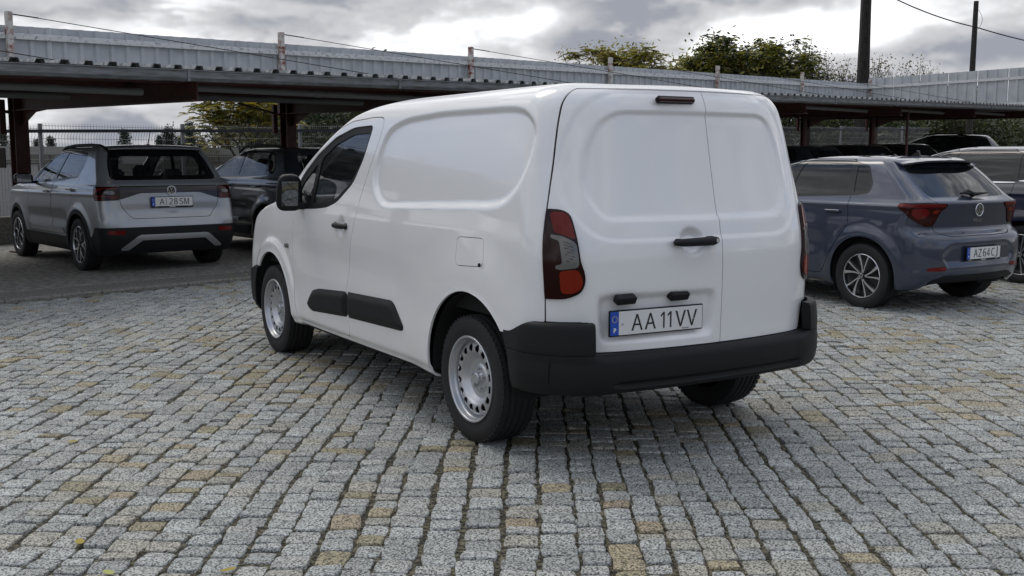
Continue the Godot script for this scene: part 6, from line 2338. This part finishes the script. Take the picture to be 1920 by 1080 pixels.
# a plainer hatchback or SUV: same proportions stretched to a length and height
func plain_car(o: Node3D, paint_m: Material, hgt: float, wb: float, style: String, rails: bool, glass_m: Material, R := 0.325, low_detail := false) -> Patch:
	var k := hgt / 1.46
	var ks := []
	for q in [
		[0.80, 0.20, -0.66, 0.27, 0.62, 0.2, 0.22, 0.2], [0.865, 0.29, -0.74, 0.33, 0.72, 0.3, 0.24, 0.25], [0.885, 0.44, -0.77, 0.45, 0.78, 0.45, 0.24, 0.3],
		[0.895, 0.58, -0.775, 0.58, 0.80, 0.55, 0.24, 0.35], [0.895, 0.70, -0.765, 0.70, 0.80, 0.65, 0.23, 0.38], [0.888, 0.83, -0.735, 0.82, 0.77, 0.77, 0.22, 0.4],
		[0.875, 0.94, -0.715, 0.94, 0.62, 0.88, 0.22, 0.4], [0.858, 1.01, -0.69, 1.02, 0.20, 0.96, 0.20, 0.32], [0.835, 1.05, -0.64, 1.07, -0.25, 1.01, 0.18, 0.26],
		[0.79, 1.15, -0.55, 1.16, -0.60, 1.15, 0.17, 0.24], [0.745, 1.26, -0.45, 1.26, -0.92, 1.29, 0.17, 0.24], [0.70, 1.35, -0.36, 1.345, -1.20, 1.38, 0.17, 0.24],
		[0.66, 1.40, -0.30, 1.395, -1.38, 1.42, 0.17, 0.24], [0.56, 1.435, -0.20, 1.425, -1.56, 1.445, 0.15, 0.2], [0.34, 1.453, 0.05, 1.447, -1.75, 1.457, 0.1, 0.1], [0.01, 1.46, 0.25, 1.457, -1.95, 1.46, 0.01, 0.01]]:
		var y := func(h: float) -> float: return h * lerpf(1.0, k, sst(0.3, 0.6, h))
		ks.append([q[0], y.call(q[1]), q[2], y.call(q[3]), wb + q[4], y.call(q[5]), q[6], q[7]])
	var Y := func(h: float) -> float: return h * k
	var f := wb - 2.6    # longer cars have longer doors
	var mk := func(a: Array, r: float) -> Shape:
		var b := []
		for i in range(0, a.size(), 2):
			b.append(a[i] if a[i] < 1.0 else a[i] + f)
			b.append(a[i + 1] * k)
		return shape(b, r)
	var dlo: Shape = mk.call([1.97, 1.025, 1.58, 1.23, 1.18, 1.385, 0.75, 1.415, 0.25, 1.405, 0.0, 1.355, -0.12, 1.20, -0.11, 1.10, 0.15, 1.075, 1.0, 1.035], 0.025)
	var lamp: Shape = shape([0.60, 0.98 * k, 1.1, 0.98 * k, 1.1, 0.86 * k, 0.60, 0.86 * k], 0.02)
	var d := {"keys": ks, "wb": wb, "arch": R + 0.05, "arch_y": R, "R": R, "rim": R * 0.70, "track": 0.79, "style": style, "paint": paint_m, "taper": [[-0.8, 0.95], [0.0, 1.0], [wb - 0.4, 1.0], [wb + 0.8, 0.92]],
		"sub": 3 if low_detail else 5, "cnt": [16, 5, 50, 20, 8] if low_detail else [30, 6, 110, 30, 10],
		"bow_r": 0.09, "dlo": dlo, "rear_x": 0.2, "lamp_lim": [[0.8, -0.5], [1.2, -0.45]], "lamps": [lamp], "low": 0.22,
		"panes": [mk.call([1.87, 1.055, 1.52, 1.235, 1.17, 1.36, 1.0, 1.375, 1.10, 1.065], 0.02), mk.call([0.96, 1.385, 0.62, 1.388, 0.22, 1.378, 0.18, 1.10, 0.99, 1.065], 0.015), mk.call([0.15, 1.365, 0.02, 1.335, -0.085, 1.20, -0.08, 1.125, 0.12, 1.10], 0.025)],
		"rear_glass": mk.call([0.545, 1.345, -0.545, 1.345, -0.60, 1.12, -0.575, 1.068, 0.575, 1.068, 0.60, 1.12], 0.025),
		"screen": mk.call([0.68, 1.05, 0.60, 1.33, 0.5, 1.385, -0.5, 1.385, -0.60, 1.33, -0.68, 1.05], 0.06), "screen_x": wb - 1.65, "back_glass": glass_m, "side_glass": glass_m, "seat_y": 1.46 * (k - 1.0) * 0.7,
		"doors": [] if low_detail else [mk.call([2.02, 0.33, 2.02, 0.9, 1.97, 1.02, 1.5, 1.27, 1.16, 1.40, 0.98, 1.425, 1.05, 1.03, 1.06, 0.33], 0.03), mk.call([0.999, 0.33, 0.998, 1.03, 0.93, 1.425, 0.25, 1.42, 0.16, 1.36, 0.14, 1.05, 0.175, 0.80, 0.32, 0.60, 0.47, 0.36, 0.52, 0.33], 0.03)],
		"relief": func(b: Vector3) -> float:
			var g := 0.0
			if absf(b.z) > 0.6 and b.x > -0.45:
				g += 0.020 * (1.0 - sst(R + 0.08, R + 0.18, Vector2(b.x, b.y - R).length())) + 0.020 * (1.0 - sst(R + 0.08, R + 0.18, Vector2(b.x - wb, b.y - R).length()))
				g -= 0.020 * (1.0 - sst(0.0, 0.16, absf(b.y - 0.62 * k))) * sst(0.4, 0.65, b.x) * (1.0 - sst(wb - 0.65, wb - 0.4, b.x))
				g += 0.010 * (1.0 - sst(0.0, 0.03, absf(b.y - 0.95 * k)))
			return g}
	for q in d.doors.size():
		d.doors[q].set_meta("handle", (1.24 + f) if q == 0 else 0.33)
		d.doors[q].set_meta("handle_y", 0.925 * k)
	var sh := car(o, d)
	part(o, "tail_lamp", carve(sh, AABB(Vector3(-1.2, 0.5, -1.2), Vector3(1.0, 0.9, 2.4)), [func(b: Vector3) -> float: return lamp_in(lamp, b, d.lamp_lim) - 0.001], 0.004, 0.02), M.red_lens)
	for sg in [-1.0, 1.0]:
		car_mirror(o, Vector3(wb - 0.86, 1.065 * k, sg * 0.995), sg, M.gloss_black)
		if rails:
			var rl := Patch.new()
			tube(rl, [Vector3(wb - 1.35, 1.40 * k, sg * 0.63), Vector3(wb - 1.5, 1.44 * k + 0.02, sg * 0.625), Vector3(wb - 1.9, 1.45 * k + 0.03, sg * 0.615), Vector3(0.2, 1.44 * k + 0.03, sg * 0.60), Vector3(-0.12, 1.40 * k + 0.01, sg * 0.59)], 0.02, 8)
			part(o, "roof_rail", rl, M.black_plastic)
	return sh

func navy_car() -> void:
	var o := thing("family_car", "dark navy car with bright window strip behind the grey-blue hatchback", "car", pose(6.55, -12.55, 2.16, 0.0))
	var sh := plain_car(o, M.navy_paint, 1.575, 2.65, "slim", false, M.privacy_glass, 0.335)
	var st := shape([0.95, 1.060 * 1.575 / 1.46, 0.15, 1.078 * 1.575 / 1.46, -0.10, 1.105 * 1.575 / 1.46, -0.10, 1.088 * 1.575 / 1.46, 0.15, 1.062 * 1.575 / 1.46, 0.95, 1.045 * 1.575 / 1.46], 0.0)
	part(o, "window_strip", carve(sh, AABB(Vector3(-0.5, 1.0, -1.2), Vector3(1.6, 0.4, 0.8)), [on_side(st, 1.0)], 0.008, 0.008), M.chrome)

func graphite_suv() -> void:
	var o := thing("graphite_suv", "dark graphite SUV with roof rails parked beyond the silver SUV", "car", pose(-2.78, -15.45, 2.26, 0.044))
	plain_car(o, M.graphite_paint, 1.55, 2.64, "slim", true, M.tinted_glass, 0.345)
	var cl := Patch.new()
	box(cl, Vector3(1.32, 0.36, -0.905), Vector3(1.70, 0.14, 0.03), 0.012)
	part(o, "sill_cladding", cl, M.black_plastic)
	var fl := Patch.new()
	box(fl, Vector3(1.45, 0.50, -0.902), Vector3(1.2, 0.05, 0.016), 0.006)
	part(o, "door_trim", fl, M.satin_silver)

func bay(s: float, d: float, yaw: float) -> Transform3D:   # a place along the carport
	var p := GUT + ALONG * s + INTO * d
	return pose(p.x, p.z, yaw, rise(p.x, p.z) + 0.044)

func distant_cars() -> void:
	var a := thing("parked_car", "black car with a short aerial behind the grey-blue hatchback roof", "car", bay(23.0, 2.0, 2.2))
	plain_car(a, M.black_paint, 1.46, 2.55, "slim", false, M.privacy_glass, 0.32, true)
	aerial(a, Vector3(0.1, 1.44, 0))
	for q in [["low black car in front of the far wire fence", 25.9, M.black_paint], ["dark grey car half hidden by the rear of the white van", 20.2, M.graphite_paint]]:
		var b: Node3D = a.duplicate()
		b.name = numbered("parked_car")
		add_child(b)
		b.transform = bay(q[1], 2.0, 2.2)
		tag(b, q[0], "car")
		b.get_node("body_shell").material_override = q[2]
	var c := thing("parked_car", "tall black SUV with roof rails before the far fence", "car", bay(30.6, 2.0, 2.2))
	plain_car(c, M.black_paint, 1.70, 2.7, "slim", true, M.privacy_glass, 0.35, true)
	var e: Node3D = c.duplicate()
	e.name = numbered("parked_car")
	add_child(e)
	e.transform = bay(26.2, 8.6, 2.85)
	tag(e, "white car half hidden by the far maroon post", "car")
	e.get_node("body_shell").material_override = M.white_paint

func aerial(o: Node3D, at: Vector3) -> void:
	var p := Patch.new()
	tube(p, [at, at + Vector3(0, 0.015, 0)], [0.04, 0.018], 8)
	tube(p, [at + Vector3(0, 0.01, 0), at + Vector3(-0.13, 0.20, 0)], [0.008, 0.004], 5)
	part(o, "aerial", p, M.black_plastic)
